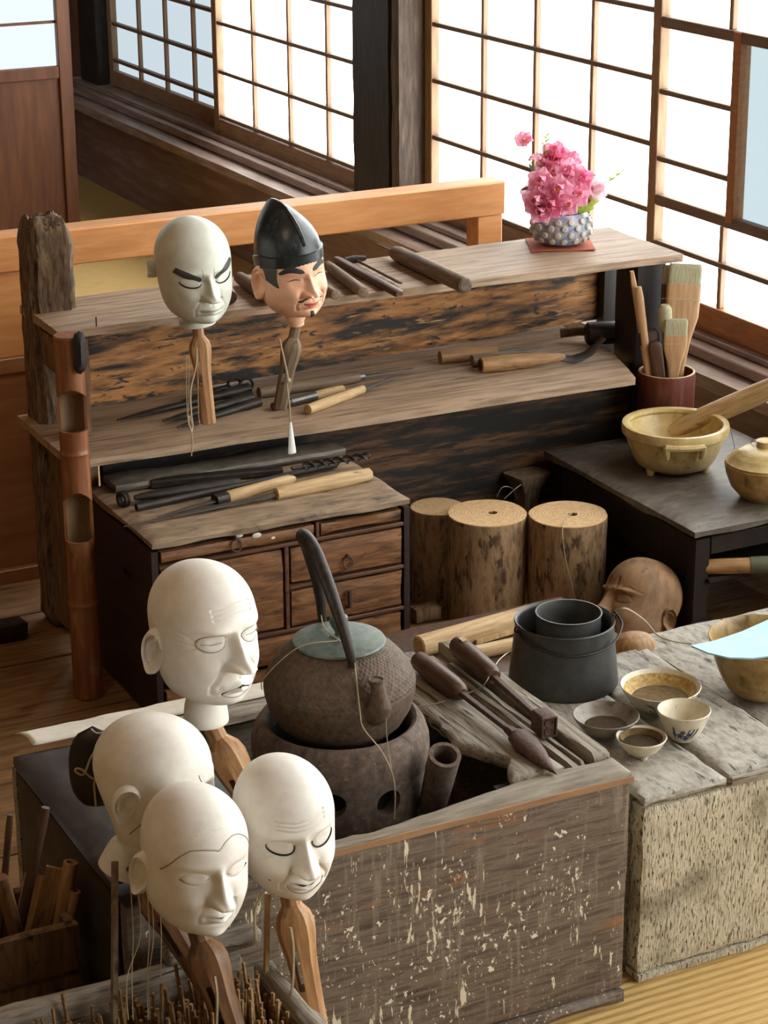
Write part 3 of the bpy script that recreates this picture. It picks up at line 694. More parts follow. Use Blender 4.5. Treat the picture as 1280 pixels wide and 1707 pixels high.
# second stand beyond it, carrying the big bowl
st = thing('side_stand', 'low grey-topped wooden stand under the large bowl at the right edge', 'stand', (1.8, 2.2, 0))
def stx(name, g, mt, **k): return obj(name, shift(g, (-1.8, -2.2, 0)), mt, st, **k)
SZ = .235
stx('top_board', rough_box(1.64, 1.945, 2.03, 2.465, SZ-.02, SZ, (10, 14, 1), .0015, 14, 1, .003), 'block_top')
for x in (1.65, 1.91):
    for yy in (2.04, 2.425): stx('leg', bx(x, x+.03, yy, yy+.03, 0, SZ-.021, .002), 'dark_wood')

# ================================================================== PUPPET HEADS
def catmull(keys, n):
    K = np.array(keys, float); out = []
    for i in range(len(K)-1):
        p0 = K[max(i-1, 0)]; p1 = K[i]; p2 = K[i+1]; p3 = K[min(i+2, len(K)-1)]
        for t in np.linspace(0, 1, n, endpoint=False):
            out.append(.5*(2*p1+(p2-p0)*t+(2*p0-5*p1+4*p2-p3)*t*t+(3*p1-p0-3*p2+p3)*t**3))
    out.append(K[-1]); return np.array(out)
BASE_KEYS = [(.60, .365, .40, .47), (.50, .363, .408, .45), (.40, .354, .412, .40), (.30, .340, .414, .33), (.20, .316, .408, .26), (.12, .280, .392, .21),
             (.06, .232, .362, .185), (.022, .172, .30, .175), (.0, .130, .20, .17), (-.03, .115, .13, .16)]
G2 = lambda x, z, cx, cz, sx, sz: np.exp(-((x-cx)/sx)**2-((z-cz)/sz)**2)
def seg_dist(x, z, pts):
    d = np.full(x.shape, 9.)
    for (ax, az), (bx_, bz) in zip(pts[:-1], pts[1:]):
        ux, uz = bx_-ax, bz-az; L2 = ux*ux+uz*uz
        t = np.clip(((x-ax)*ux+(z-az)*uz)/L2, 0, 1)
        d = np.minimum(d, np.hypot(x-ax-t*ux, z-az-t*uz))
    return d
class Head:
    def __init__(s, neck=None, jaw=1.0, keys=None, **f):
        s.f = f; k = [list(q) for q in (keys or BASE_KEYS)]
        for q in k:
            if q[0] < .45: q[1] *= 1+(jaw-1)*min(1, (.45-q[0])/.2)
        s.keys = k+(neck or [(-.10, .11, .11, .14)])
        zm, A, Bf, Bb = s.keys[0]
        up = []
        for ph in np.linspace(0.0, math.pi/2, 36, endpoint=False):
            q = max(math.sin(ph), .002)
            up.append((zm+(1-zm)*math.cos(ph)**.96 if ph > 0 else 1.0, A*q**.93, Bf*q**.93, Bb*q**.93))
        s.tab = np.vstack([np.array(up), catmull(s.keys, 12)])
        o = np.argsort(s.tab[:, 0]); s.so = s.tab[o]
    def disp(s, x, z):
        f = s.f; ax = np.abs(x)
        ez, ex = f.get('ez', .515), f.get('ex', .16)
        d = np.zeros_like(x)
        d += f.get('brow', .016)*G2(ax, z, ex, ez+.085, .11, .03)+.012*G2(x, z, 0, ez+.075, .07, .04)
        d -= f.get('socket', .046)*G2(ax, z, ex*.92, ez+.005, .09, .055)
        d -= .02*G2(ax, z, .055, ez, .03, .035)
        # nose
        nr, ntp, nl, nw = f.get('nose', (.57, .33, .15, .068))
        t = np.clip((nr-z)/(nr-ntp), 0, 1)
        under = np.clip(1-(ntp-z)/.028, 0, 1); under = np.where(z < ntp, under*under*(3-2*under), 1.)
        top = np.clip((nr+.05-z)/.07, 0, 1)
        wd = .030+.018*t+nw*.45*t**4
        d += .030*G2(x, z, 0, ntp+.022, nw*.62, .034)
        d += (.024+(nl-.044)*t**1.1)*np.exp(-(ax/wd)**2.2)*under*top
        d += f.get('wing', .062)*G2(ax, z, nw*.90, ntp+.016, .030, .027)
        d -= .016*G2(ax, z, nw*1.6, ntp-.0, .022, .045)
        # mouth
        mz, mw, mo = f.get('mouth', (.20, .10, 0.)); sl = f.get('mslant', 0.)
        zz = z-sl*ax
        d += .03*G2(x, z, 0, mz, mw*1.15, .062)
        d += .024*G2(x, zz, 0, mz+.024, mw*.8, .016)+.030*G2(x, zz, 0, mz-.026, mw*.65, .019)
        d -= f.get('mdepth', .026)*np.exp(-((zz-mz)/(.0065+mo))**2)*np.clip(1.15-(ax/mw)**4, 0, 1)
        d -= .012*G2(ax, z, mw*1.08, mz-.004, .018, .02)
        d -= .006*G2(x, z, 0, mz+.055, .013, .03)
        d -= .018*G2(x, z, 0, mz-.062, .09, .018)
        d += f.get('chin', .028)*G2(x, z, 0, .062, .085, .045)
        d += f.get('cheek', .026)*G2(ax, z, .21, .345, .09, .085)
        # smile fold
        fd = f.get('fold', .012)
        if fd:
            pts = [(nw+.025, ntp+.03), (nw+.055, ntp-.03), (mw+.055, mz+.01), (mw+.05, mz-.05)]
            d -= fd*np.exp(-(seg_dist(ax, z, pts)/.013)**2)
        for pts, dep, wid in f.get('wr', ()):
            d -= dep*np.exp(-(seg_dist(x, z, pts)/wid)**2)
        for cx, cz, sx, sz, a in f.get('bumps', ()):
            d += a*G2(x, z, cx, cz, sx, sz)
        return d
    def y(s, x, z):
        A = np.interp(z, s.so[:, 0], s.so[:, 1]); B = np.interp(z, s.so[:, 0], s.so[:, 2])
        q = np.clip(1-(x/A)**2, .0004, 1); c = np.sqrt(q)
        return -(B*c+s.disp(x, z)*np.clip(c*2.2, 0, 1))
    def p(s, x, z, off=0.):
        e = .004; x = np.float64(x); z = np.float64(z)
        y0 = s.y(x, z); gx = (s.y(x+e, z)-s.y(x-e, z))/(2*e); gz = (s.y(x, z+e)-s.y(x, z-e))/(2*e)
        n = Vector((gx, -1, gz)).normalized()
        return Vector((x, y0, z))+n*off
    def mesh(s, nl=216):
        u = np.linspace(-1, 1, nl, endpoint=False); th = math.pi*(.6*u+.4*u**3)
        # extra rings through the face
        T = s.tab; zf = T[:, 0]
        rows = []
        for i in range(len(T)-1):
            m = 3 if .6 < T[i, 0] < .9 else 2 if -.02 < T[i, 0] < .62 else 1
            for k in range(m): rows.append(T[i]+(T[i+1]-T[i])*k/m)
        rows.append(T[-1]); T = np.array(rows)
        Z = T[:, 0][:, None]+0*th[None]; X = T[:, 1][:, None]*np.sin(th)[None]
        c = np.cos(th)[None]; Y = np.where(c > 0, -T[:, 2][:, None]*c, -T[:, 3][:, None]*c)
        Y = Y-s.disp(X, Z)*np.clip(c*2.2, 0, 1)*(Z > -.04)
        P = np.stack([X, Y, Z], -1); nr = len(T)
        V = P.reshape(-1, 3); Fc = []
        for i in range(nr-1):
            for j in range(nl):
                a = i*nl+j; b = i*nl+(j+1) % nl; Fc.append([a, b, b+nl, a+nl])
        Fc.append(list(range(nl))); Fc.append([(nr-1)*nl+j for j in range(nl)])
        return [tuple(v) for v in V], Fc
    def strip(s, pts, w, off=.002, n=5, th=.004, m=8):
        """raised strip on the face along pts [(x,z)], half-widths w"""
        P = smoothpath([(a, b, 0) for a, b in pts], m); N = len(P)
        V, Fc = [], []
        for layer in (off, -th):
            for i, q in enumerate(P):
                t = (P[min(i+1, N-1)]-P[max(i-1, 0)]).normalized(); nn = Vector((-t.y, t.x, 0))
                f = i/(N-1)*(len(w)-1); a = int(min(f, len(w)-2)); ww = w[a]+(w[a+1]-w[a])*(f-a)
                for k in range(n):
                    e = -1+2*k/(n-1); r = q+nn*ww*e
                    V.append(s.p(r.x, r.y, layer*(1 if layer < 0 else 1-.5*e*e)))
        M_ = N*n
        for i in range(N-1):
            for k in range(n-1):
                a = i*n+k; Fc.append([a, a+1, a+n+1, a+n]); Fc.append([M_+a, M_+a+n, M_+a+n+1, M_+a+1])
            for k in (0, n-1):
                a = i*n+k; Fc.append([a, a+n, M_+a+n, M_+a])
        for i in (0, N-1):
            for k in range(n-1):
                a = i*n+k; Fc.append([a, M_+a, M_+a+1, a+1])
        return V, Fc
    def lid(s, cx, cz, rx, rz, slant=0., bulge=.03, n=24, k=7, th=.02):
        """closed eyelid: bulging oval lying in the socket"""
        V, Fc = [], []
        ca, sa = math.cos(slant), math.sin(slant)
        y00 = s.p(cx, cz).y
        def pt(r, a):
            u, v = rx*r*math.cos(a), rz*r*math.sin(a)
            x, z = cx+u*ca-v*sa, cz+u*sa+v*ca
            p = s.p(x, z); p.y = p.y*(1-.0)-bulge*(1-r*r)**.8-.0015
            return p
        V.append(pt(0, 0))
        for i in range(1, k+1):
            for j in range(n): V.append(pt(i/k, 2*math.pi*j/n))
        for j in range(n):
            q = pt(1, 2*math.pi*j/n); q.y += th; V.append(q)
        for j in range(n): Fc.append([0, 1+j, 1+(j+1) % n])
        for i in range(k):
            for j in range(n):
                a = 1+i*n+j; b = 1+i*n+(j+1) % n; Fc.append([a, a+n, b+n, b])
        Fc.append([1+k*n+j for j in range(n)][::-1])
        return V, Fc
    def arc(s, cx, cz, rx, rz, a0, a1, r, slant=0., off=.001, n=20):
        ca, sa = math.cos(slant), math.sin(slant); P = []
        for i in range(n+1):
            a = a0+(a1-a0)*i/n; u, v = rx*math.cos(a), rz*math.sin(a)
            P.append(s.p(cx+u*ca-v*sa, cz+u*sa+v*ca, off))
        R = [r*(.35+.65*math.sin(math.pi*min(max(i/n, .06), .94))) for i in range(n+1)]
        return tube(P, R, 6)
def ear_geo(h=.3, w=.17, thick=.07):
    """carved ear: rim, hollow and lobe. local: x outward, y backward, z up"""
    V, Fc = [], []; n, k = 40, 14
    def out(a):
        c, sn = math.cos(a), math.sin(a)
        ww = w*.5*(1.0+.16*sn) if sn > 0 else w*.5*(1-.30*(-sn)**1.5)
        return ww*c, h*.5*sn*(1.0 if sn > 0 else 1.02)
    def hh(r, a):
        rim = math.exp(-((r-.86)/.10)**2)*(1.0 if not (-.5 < math.sin(a) < .35 and math.cos(a) < -.2) else .35)
        con = -math.exp(-(r/.42)**2)
        anti = .9*math.exp(-((r-.58)/.09)**2)*(1 if math.cos(a) > -.2 and math.sin(a) > -.75 else .2)
        lobe = .8*math.exp(-((r-.7)/.25)**2)*max(0, -math.sin(a)-.6)
        return thick*(.55*rim+.5*con+.45*anti+lobe)+thick*.45
    V.append(Vector((hh(0, 0), 0, 0)))
    for i in range(1, k+1):
        r = i/k
        for j in range(n):
            a = 2*math.pi*j/n; yy, zz = out(a)
            V.append(Vector((hh(r, a)*(1 if i < k else .55), yy*r, zz*r)))
    for sc, dx in ((.97, -.1), (.6, -.45)):
        for j in range(n):
            a = 2*math.pi*j/n; yy, zz = out(a); V.append(Vector((thick*dx, yy*sc, zz*sc)))
    for j in range(n): Fc.append([0, 1+j, 1+(j+1) % n])
    for i in range(k+1):
        for j in range(n):
            a = 1+i*n+j; b = 1+i*n+(j+1) % n; Fc.append([a, a+n, b+n, b])
    Fc.append([1+(k+1)*n+j for j in range(n)][::-1])
    return V, Fc
def add_ears(hd, H, sc, mt, h=.32, w=.18, z=.40, y=.03, flare=28, sides=(-1, 1)):
    for sd in sides:
        A = float(np.interp(z, H.so[:, 0], H.so[:, 1])); B = float(np.interp(z, H.so[:, 0], H.so[:, 3]))
        g = ear_geo(h, w)
        xx = A*math.sqrt(max(0., 1-(y/B)**2))-.006
        M_ = Matrix.Translation((xx, y+.04, z)) @ Matrix.Rotation(rad(-flare), 4, 'Z') @ Matrix.Rotation(rad(8), 4, 'X')
        g = xf(g, M_)
        if sd < 0: g = [Vector((-v.x, v.y, v.z)) for v in g[0]], [f[::-1] for f in g[1]]
        obj('ear', ([v*sc for v in g[0]], g[1]), mt, hd, smooth=70)
def hrot(pos, yaw, pitch, roll):
    az = math.atan2(pos[0], pos[1])
    return Matrix.Rotation(-az+rad(yaw), 4, 'Z') @ Matrix.Rotation(rad(pitch), 4, 'X') @ Matrix.Rotation(rad(roll), 4, 'Y')
def sc_(g, s): return [Vector(v)*s for v in g[0]], g[1]
STICK = [(0, .0090), (.026, .0095), (.029, .0115), (.036, .0165), (.046, .0190), (.058, .0182), (.078, .0148), (.11, .0132)]
def add_stick(root, p0, p1, mt='stick_wood', slot=True, k=1.0, prof=STICK, sides=10, face=(0, -1, 0)):
    p0, p1 = Vector(p0), Vector(p1); L = (p1-p0).length
    st = [(z*k, r*k) for z, r in prof if z*k < L-.01]+[(L-.001, .0125*k), (L, .0118*k)]
    M_ = frame(p0, p1, (-.45, -.9, 0))
    o = obj('stick', ell([(z, r, r) for z, r in st], sides, 2.6), mt, root, p0-root.location, M_.to_quaternion(), smooth=25)
    if slot:
        a, b = .066*k, .11*k
        carve(o, box(-.004*k, 0, (a+b)/2, .0062*k, .08, b-a, .002, 2), 25)
    return o, M_, L
def cord(root, pts, r=.0012, mt='string', name='cord', n=6, twist=True):
    P = smoothpath(pts, n)
    g = tube([p-root.location for p in P], r, 5)
    return obj(name, g, mt, root)
def make_head(H, name, label, cpx, Y, size, yaw, pitch, roll, mt='gofun', grp='white carved puppet heads on sticks', ears=dict(), base=None):
    c = at_y(cpx[0], cpx[1], Y)
    R = hrot(c, yaw, pitch, roll)
    o = c-(R.to_3x3() @ Vector((0, 0, .5*size)))       # origin of the head = chin level on the neck axis
    root = thing(name, label, 'puppet head', base or o, None, grp)
    hd = obj('carved_head', sc_(H.mesh(), size), mt, root, o-root.location, R.to_quaternion(), smooth=180)
    if ears is not None: add_ears(hd, H, size, mt, **ears)
    W2 = lambda v: o+R.to_3x3() @ (Vector(v)*size)
    return root, hd, W2
def sub(hd, name, g, size, mt, smooth=60): return obj(name, sc_(g, size), mt, hd, smooth=smooth)

# ---- frowning old man, above the brazier
mir = lambda L: L+[([(-a, b) for a, b in p], d, w) for p, d, w in L]
SZ1 = .156
foreh = [([(-.15, .715+.032*i), (-.05, .73+.032*i), (.06, .732+.032*i), (.17, .715+.032*i)], .016, .0075) for i in range(3)]
crow = mir([([(.27, .57), (.30, .60), (.33, .62)], .011, .008), ([(.275, .54), (.31, .54), (.34, .545)], .011, .008), ([(.27, .51), (.30, .485), (.32, .475)], .011, .008)])
H1 = Head(neck=[(-.10, .155, .13, .16), (-.20, .165, .155, .165), (-.23, .165, .155, .165)], jaw=1.08, ez=.55, wr=foreh+crow, nose=(.605, .355, .175, .078), wing=.075, mouth=(.21, .13, .004), mslant=-.42, mdepth=.03, brow=.05, socket=.05, fold=.028, chin=.02)
r1, h1, w1 = make_head(H1, 'puppet_head', 'largest white bald puppet head, old man frowning with wrinkled forehead, above the brazier', (340, 1048), 2.10, SZ1, 34, 1, 0, ears=dict(h=.36, w=.19, z=.40, y=.05, flare=20))
for sx in (-1, 1):
    sub(h1, 'eyelid', H1.lid(sx*.165, .552, .096, .066, -sx*.12, .030), SZ1, 'gofun')
    sub(h1, 'eye_seam', H1.arc(sx*.165, .552, .098, .068, 0, 2*math.pi*.98, .0028, -sx*.12, .002), SZ1, 'seam_grey')
    sub(h1, 'lash_line', H1.strip([(sx*.165-.07, .545), (sx*.165, .524), (sx*.165+.07, .54)], [.001, .003, .001], .0335, n=3), SZ1, 'seam_grey')
sub(h1, 'mouth_line', H1.strip([(-.12, .152), (-.06, .183), (0, .203), (.06, .183), (.12, .152)], [.003, .0045, .006, .0045, .003], .002, n=3), SZ1, 'eye_line')
sub(h1, 'mouth_line', H1.strip([(-.12, .150), (-.07, .124), (0, .112), (.07, .124), (.12, .150)], [.002]*5, .002, n=3), SZ1, 'eye_line')
nb = w1((0, 0, -.225)); e1 = at_y(472, 1440, 2.03)
add_stick(r1, nb+Vector((0, 0, .006)), e1, k=1.15)

# ---- head seen from the side
SZ3 = .146
H3 = Head(neck=[(-.08, .16, .15, .20), (-.2, .19, .17, .235), (-.27, .20, .18, .25)], jaw=1.05, brow=.02, ez=.59, nose=(.64, .40, .15, .068), mouth=(.25, .10, 0.))
r3, h3, w3 = make_head(H3, 'puppet_head', 'white bald puppet head turned away in profile, silver eye fitting, left of the other heads', (256, 1300), 1.96, SZ3, 76, 15, 0, ears=dict(h=.30, w=.2, z=.46, y=.08, flare=20))
for sx in (-1, 1):
    sub(h3, 'eye_fitting', H3.lid(sx*.19, .60, .08, .034, -sx*.1, .035), SZ3, 'silver')
    sub(h3, 'brow_slit', H3.strip([(sx*.17, .66), (sx*.18, .74)], [.004, .001], .003, n=3), SZ3, 'eye_line')
pe = w3((-.40, .03, .25))
cord(r3, [pe, pe+Vector((.012, -.02, .02)), pe+Vector((.024, -.024, .004)), pe+Vector((.016, -.03, -.02)), pe+Vector((.022, -.03, -.028))], .0008, 'wire', 'wire_loop')
e3 = at_y(345, 1640, 1.86)
add_stick(r3, at_y(222, 1440, 1.95), e3, 'stick_brown', k=1.0)
cord(r3, [at_y(192, 1436, 1.95), at_y(191, 1720, 1.86)], .0042, 'handle_grey', 'thin_rod', 2)
for a, b in ((218, 222), (245, 247), (252, 250), (265, 270), (230, 214)):
    cord(r3, [at_y(a, 1480, 1.91), at_y(a+4, 1560, 1.89), at_y(b-2, 1630, 1.87), at_y(b, 1700, 1.85)], .0006, 'string', 'cord')

# ---- serene head in front
SZ4 = .144
hair = [(-.335, .56), (-.30, .63), (-.255, .70), (-.19, .755), (-.11, .765), (-.03, .755), (0, .748), (.05, .785), (.12, .805), (.19, .785), (.27, .71), (.32, .61)]
H4 = Head(jaw=1.08, wr=[(hair, .006, .007), ([(-.14, .84), (-.03, .87), (.1, .86)], .004, .006)], ez=.545, nose=(.60, .362, .145, .064), mouth=(.238, .09, 0.), mdepth=.02, brow=.010, socket=.038, fold=.006, cheek=.032, chin=.035)
r4, h4, w4_ = make_head(H4, 'puppet_head', 'white puppet head with closed eyes and a carved hairline crack, foremost of the heads', (325, 1423), 1.84, SZ4, 24, 6, 1, ears=dict(h=.36, w=.19, z=.40, y=.04, flare=24))
for sx in (-1, 1):
    sub(h4, 'eyelid', H4.lid(sx*.16, .54, .094, .042, -sx*.06, .022), SZ4, 'gofun')
    sub(h4, 'lash_line', H4.strip([(sx*.16-.09, .534+.006*(sx > 0)), (sx*.16-.03, .511), (sx*.16+.03, .511), (sx*.16+.09, .534+.006*(sx < 0))], [.002, .0045, .0045, .002], .0125, n=3), SZ4, 'eye_line')
sub(h4, 'hairline', H4.strip(hair, [.003]*6, .0045, n=3), SZ4, 'seam_grey')
sub(h4, 'mouth_line', H4.strip([(-.065, .241), (0, .235), (.065, .241)], [.001, .004, .001], .0015, n=3), SZ4, 'seam_grey')
sp = w4_((0, .02, -.02)); add_stick(r4, sp, at_y(392, 1735, 1.80), 'stick_brown', k=1.12)
cord(r4, [at_y(358, 1628, 1.80), at_y(362, 1660, 1.79), at_y(361, 1715, 1.79)], .0017, 'string')

# ---- wrinkled smiling head on the right
SZ5 = .143
foreh5 = [([(-.18, .69+.03*i), (-.05, .67+.03*i), (.05, .673+.03*i), (.18, .705+.03*i)], .014, .0075) for i in range(3)]
H5 = Head(jaw=1.05, wr=foreh5+mir([([(.23, .46), (.28, .42), (.30, .37)], .010, .012)]), ez=.545, nose=(.60, .36, .158, .070), wing=.07, mouth=(.225, .12, .002), mslant=.18, mdepth=.028, brow=.02, socket=.042, fold=.022, cheek=.045, chin=.028)
r5, h5, w5 = make_head(H5, 'puppet_head', 'white puppet head of a smiling wrinkled man with dark eyelid lines, right of front head', (474, 1370), 1.88, SZ5, 21, 7, -3, ears=dict(h=.30, w=.16, z=.40, y=.12, flare=8))
for sx in (-1, 1):
    sub(h5, 'eyelid', H5.lid(sx*.16, .545, .090, .052, sx*.10, .026), SZ5, 'gofun')
    sub(h5, 'lash_line', H5.arc(sx*.16, .545, .093, .056, math.pi*.92, math.pi*2.08, .0075, sx*.10, .006), SZ5, 'eye_line')
sub(h5, 'mouth_line', H5.strip([(-.105, .247), (-.05, .23), (0, .225), (.05, .23), (.105, .247)], [.001, .004, .005, .004, .001], .0015, n=3), SZ5, 'eye_line')
sub(h5, 'lip_seam', H5.arc(0, .23, .135, .095, math.pi*.98, math.pi*2.02, .0035, 0, .0015), SZ5, 'seam_grey')
for sx in (-1, 1): sub(h5, 'cheek_pin', H5.lid(sx*.245, .26, .009, .009, 0, .006, 10, 3), SZ5, 'seam_grey')
sp = w5((0, .0, -.01)); add_stick(r5, sp, at_y(530, 1735, 1.84), 'stick_wood', k=1.12)
cord(r5, [at_y(447, 1490, 1.90), at_y(444, 1620, 1.88), at_y(441, 1730, 1.86)], .0036, 'handle_pale', 'thin_rod', 2)
cord(r5, [at_y(438, 1488, 1.86), at_y(426, 1515, 1.86), at_y(425, 1545, 1.86), at_y(427, 1568, 1.86)], .0016, 'string')
cord(r5, [at_y(484, 1546, 1.835), at_y(489, 1580, 1.83), at_y(488, 1640, 1.825), at_y(480, 1705, 1.82)], .0017, 'string')

# ---- angry head hung at the top shelf edge
SZ6 = .160
YH = 3.125
H6 = Head(neck=[(-.05, .17, .12, .25), (-.09, .18, .14, .26)], jaw=1.04, ez=.49, nose=(.53, .315, .14, .062), mouth=(.195, .10, 0.), mslant=-.08, mdepth=.022, brow=.022, socket=.026, fold=.008, chin=.035,
          bumps=[(0, .20, .09, .02, .008)])
r6, h6, w6 = make_head(H6, 'puppet_head', 'grey-white bald puppet head glaring with heavy slanted dark eyebrows, at the upper shelf', (323, 446), YH, SZ6, 21, 6, -5, 'gofun_cool', ears=dict(h=.20, w=.11, z=.48, y=.20, flare=-14))
for sx in (-1, 1):
    sub(h6, 'eyebrow', H6.strip([(sx*.29, .615), (sx*.20, .57), (sx*.10, .522), (sx*.07, .515)], [.028, .034, .028, .014], .008), SZ6, 'brow_grey')
    sub(h6, 'eyelid', H6.lid(sx*.17, .487, .09, .042, sx*.15, .014), SZ6, 'gofun_cool')
    sub(h6, 'lash_line', H6.arc(sx*.17, .487, .093, .046, math.pi*1.0, math.pi*2.0, .0075, sx*.15, .004), SZ6, 'eye_line')
    sub(h6, 'frown_slit', H6.strip([(sx*.055, .53), (sx*.06, .62)], [.004, .001], .002, n=3), SZ6, 'seam_grey')
sub(h6, 'lips', H6.strip([(-.10, .186), (-.03, .20), (.03, .20), (.10, .186)], [.006, .022, .022, .006], .004), SZ6, 'lip_pale')
sub(h6, 'mouth_line', H6.strip([(-.105, .188), (0, .199), (.105, .188)], [.0015, .0035, .0015], .006, n=3), SZ6, 'eye_line')
s0 = w6((.0, .04, -.075)); add_stick(r6, s0, at_y(348, 706, YH-.005), 'stick_wood', k=.95)
ax = lambda px_, py_, dy=-.02: at_y(px_, py_, YH+dy)
cord(r6, [ax(328, 580), ax(327, 610), ax(318, 650), ax(319, 690), ax(322, 712)], .0016, 'string')
for a, b in ((311, 312), (315, 314), (330, 331)): cord(r6, [ax(a, 592), ax(a, 640), ax(b, 690), ax(b+2, 708)], .0006, 'string')
obj('string_ring', shift(xf(torus(.0115, .0013, 20, 6, 1.1), Matrix.Rotation(rad(62), 4, 'Z') @ Matrix.Rotation(rad(80), 4, 'X')), ax(317, 706)-r6.location), 'string', r6)
cord(r6, [ax(319, 718), ax(321, 740), ax(319, 760)], .0013, 'string')
obj('hook', tube([p-r6.location for p in (w6((0, .22, .02)), Vector((s0.x+.02, 3.225, ZT-.006)), Vector((s0.x+.02, 3.242, ZT-.009)))], .002, 6), 'iron_brown', r6)

# ---- painted head with black hat
SZ7 = .142
H7 = Head(neck=[(-.08, .12, .11, .15), (-.14, .09, .09, .095), (-.17, .09, .09, .095)], jaw=1.12, ez=.50, nose=(.53, .325, .15, .085), wing=.085, mouth=(.205, .115, .006), mslant=.10, mdepth=.026, brow=.014, socket=.028, fold=.02, cheek=.06, chin=.04)
r7, h7, w7 = make_head(H7, 'painted_puppet_head', 'flesh-coloured laughing puppet head in a tall black folded hat', (485, 449), YH, SZ7, 30, 4, -7, 'skin_paint', None, ears=dict(h=.42, w=.22, z=.43, y=.02, flare=20))
for sx in (-1, 1):
    sub(h7, 'eyebrow', H7.strip([(sx*.29, .585), (sx*.20, .635), (sx*.09, .605), (sx*.055, .585)], [.010, .034, .026, .004], .006), SZ7, 'ink')
    sub(h7, 'eye_line', H7.strip([(sx*.23, .495), (sx*.16, .512), (sx*.09, .50)], [.002, .006, .002], .004, n=3), SZ7, 'eye_line')
    sub(h7, 'moustache', H7.strip([(sx*.025, .282), (sx*.08, .278), (sx*.13, .258), (sx*.16, .268)], [.004, .013, .011, .002], .006), SZ7, 'ink')
    sub(h7, 'sideburn', H7.strip([(sx*.335, .74), (sx*.345, .62), (sx*.335, .50), (sx*.305, .42)], [.05, .045, .03, .005], .006), SZ7, 'brow_grey')
sub(h7, 'lips', H7.strip([(-.095, .218), (-.03, .205), (.03, .205), (.095, .218)], [.006, .028, .028, .006], .005), SZ7, 'lip_red')
sub(h7, 'teeth_line', H7.strip([(-.065, .218), (0, .211), (.065, .218)], [.003, .008, .003], .0065, n=3), SZ7, 'cloth_white')
sub(h7, 'goatee', H7.strip([(0, .12), (0, .07), (0, .035)], [.016, .028, .008], .008), SZ7, 'ink')
rings = []                                                # folded tall hat, highest towards the back
for i, (z, a, b, yo) in enumerate([(.62, .365, .40, .03), (.64, .385, .425, .03), (.755, .390, .43, .035), (.765, .372, .412, .037), (.86, .355, .40, .055), (.96, .315, .37, .085), (1.06, .25, .32, .12), (1.15, .17, .25, .155), (1.225, .09, .17, .185), (1.265, .035, .09, .205), (1.275, .01, .03, .21)]):
    R_ = []
    for j in range(48):
        t = 2*math.pi*j/48; x = a*math.sin(t); yy = -b*math.cos(t)
        kx = max(0, (z-.76)/.5)
        yy *= 1+.22*kx*(1-abs(math.sin(t)))
        zz = z-.16*(yy/.45)*max(0, 1-max(0, z-.75)/.5)*(1 if yy > 0 else .12)
        R_.append(Vector((x, yy+yo, zz)))
    rings.append(R_)
hat = sub(h7, 'black_hat', loft(rings), SZ7, 'lacquer', 35)
ridge = [Vector((0, rings[i][0].y-.008, rings[i][0].z)) for i in (4, 5, 6, 7, 8, 9)]
obj('hat_fold', tube([v*SZ7 for v in ridge], [.0028, .0030, .003, .0028, .0024, .0015], 6), 'lacquer', hat)
s0 = w7((0, .0, -.155)); e7 = at_y(466, 682, YH)
add_stick(r7, s0, e7, 'handle_grey', k=.92)
cord(r7, [ax(466, 565, -.016), ax(474, 600), ax(480, 630), ax(479, 645), ax(483, 680), ax(484, 706)], .0016, 'string')
cord(r7, [ax(468, 575, -.016), ax(477, 618), ax(481, 632)], .0012, 'string')
obj('cord_knot', shift(ell([(-.004, .002, .002), (0, .0042, .004), (.004, .002, .002)], 8), ax(481, 634, -.02)-r7.location), 'string', r7)
t0, t1 = ax(484, 704), ax(487, 759)
obj('tassel', ell([(0, .0022, .0018), (.012, .0035, .002), (.04, .0062, .003), (.053, .0075, .003), (.054, .006, .002)], 10), 'string_white', r7, t0-r7.location, frame(t0, t1, (0, -1, 0)).to_quaternion())
obj('hook', tube([p-r7.location for p in (w7((0, .22, .02)), Vector((s0.x+.02, 3.225, ZT-.006)), Vector((s0.x+.02, 3.242, ZT-.009)))], .002, 6), 'iron_brown', r7)

# ---- bare wood head lying on the floor boards
SZL = .158
HL = Head(jaw=1.1, wr=[([(-.08, .62), (-.07, .72)], .02, .014), ([(.08, .62), (.07, .72)], .02, .014), ([(-.05, .59), (-.2, .64), (-.3, .61)], .012, .012), ([(.05, .59), (.2, .64), (.3, .61)], .012, .012)], wing=.07, mouth=(.18, .11, .01), brow=.045, socket=.05, fold=.02, cheek=.03)
cl = at_z(1063, 1096, ZP)
cc = at_y(1066, 1005, cl.y+.02)
R_ = hrot(cc, -58, -22, -14)
rL = thing('carved_wooden_head', 'unpainted brown wooden puppet head lying beside the black table leg', 'puppet head', (cc.x, cc.y, ZP))
oL = cc-(R_.to_3x3() @ Vector((0, 0, .52*SZL)))
hl = obj('carved_head', sc_(HL.mesh(150), SZL), 'head_wood', rL, oL-rL.location, R_.to_quaternion(), smooth=180)
add_ears(hl, HL, SZL, 'head_wood', h=.27, w=.16, z=.40, y=.1, flare=10)
for sx in (-1, 1):
    sub(hl, 'eyelid', HL.lid(sx*.16, .515, .085, .045, 0, .03), SZL, 'head_wood')

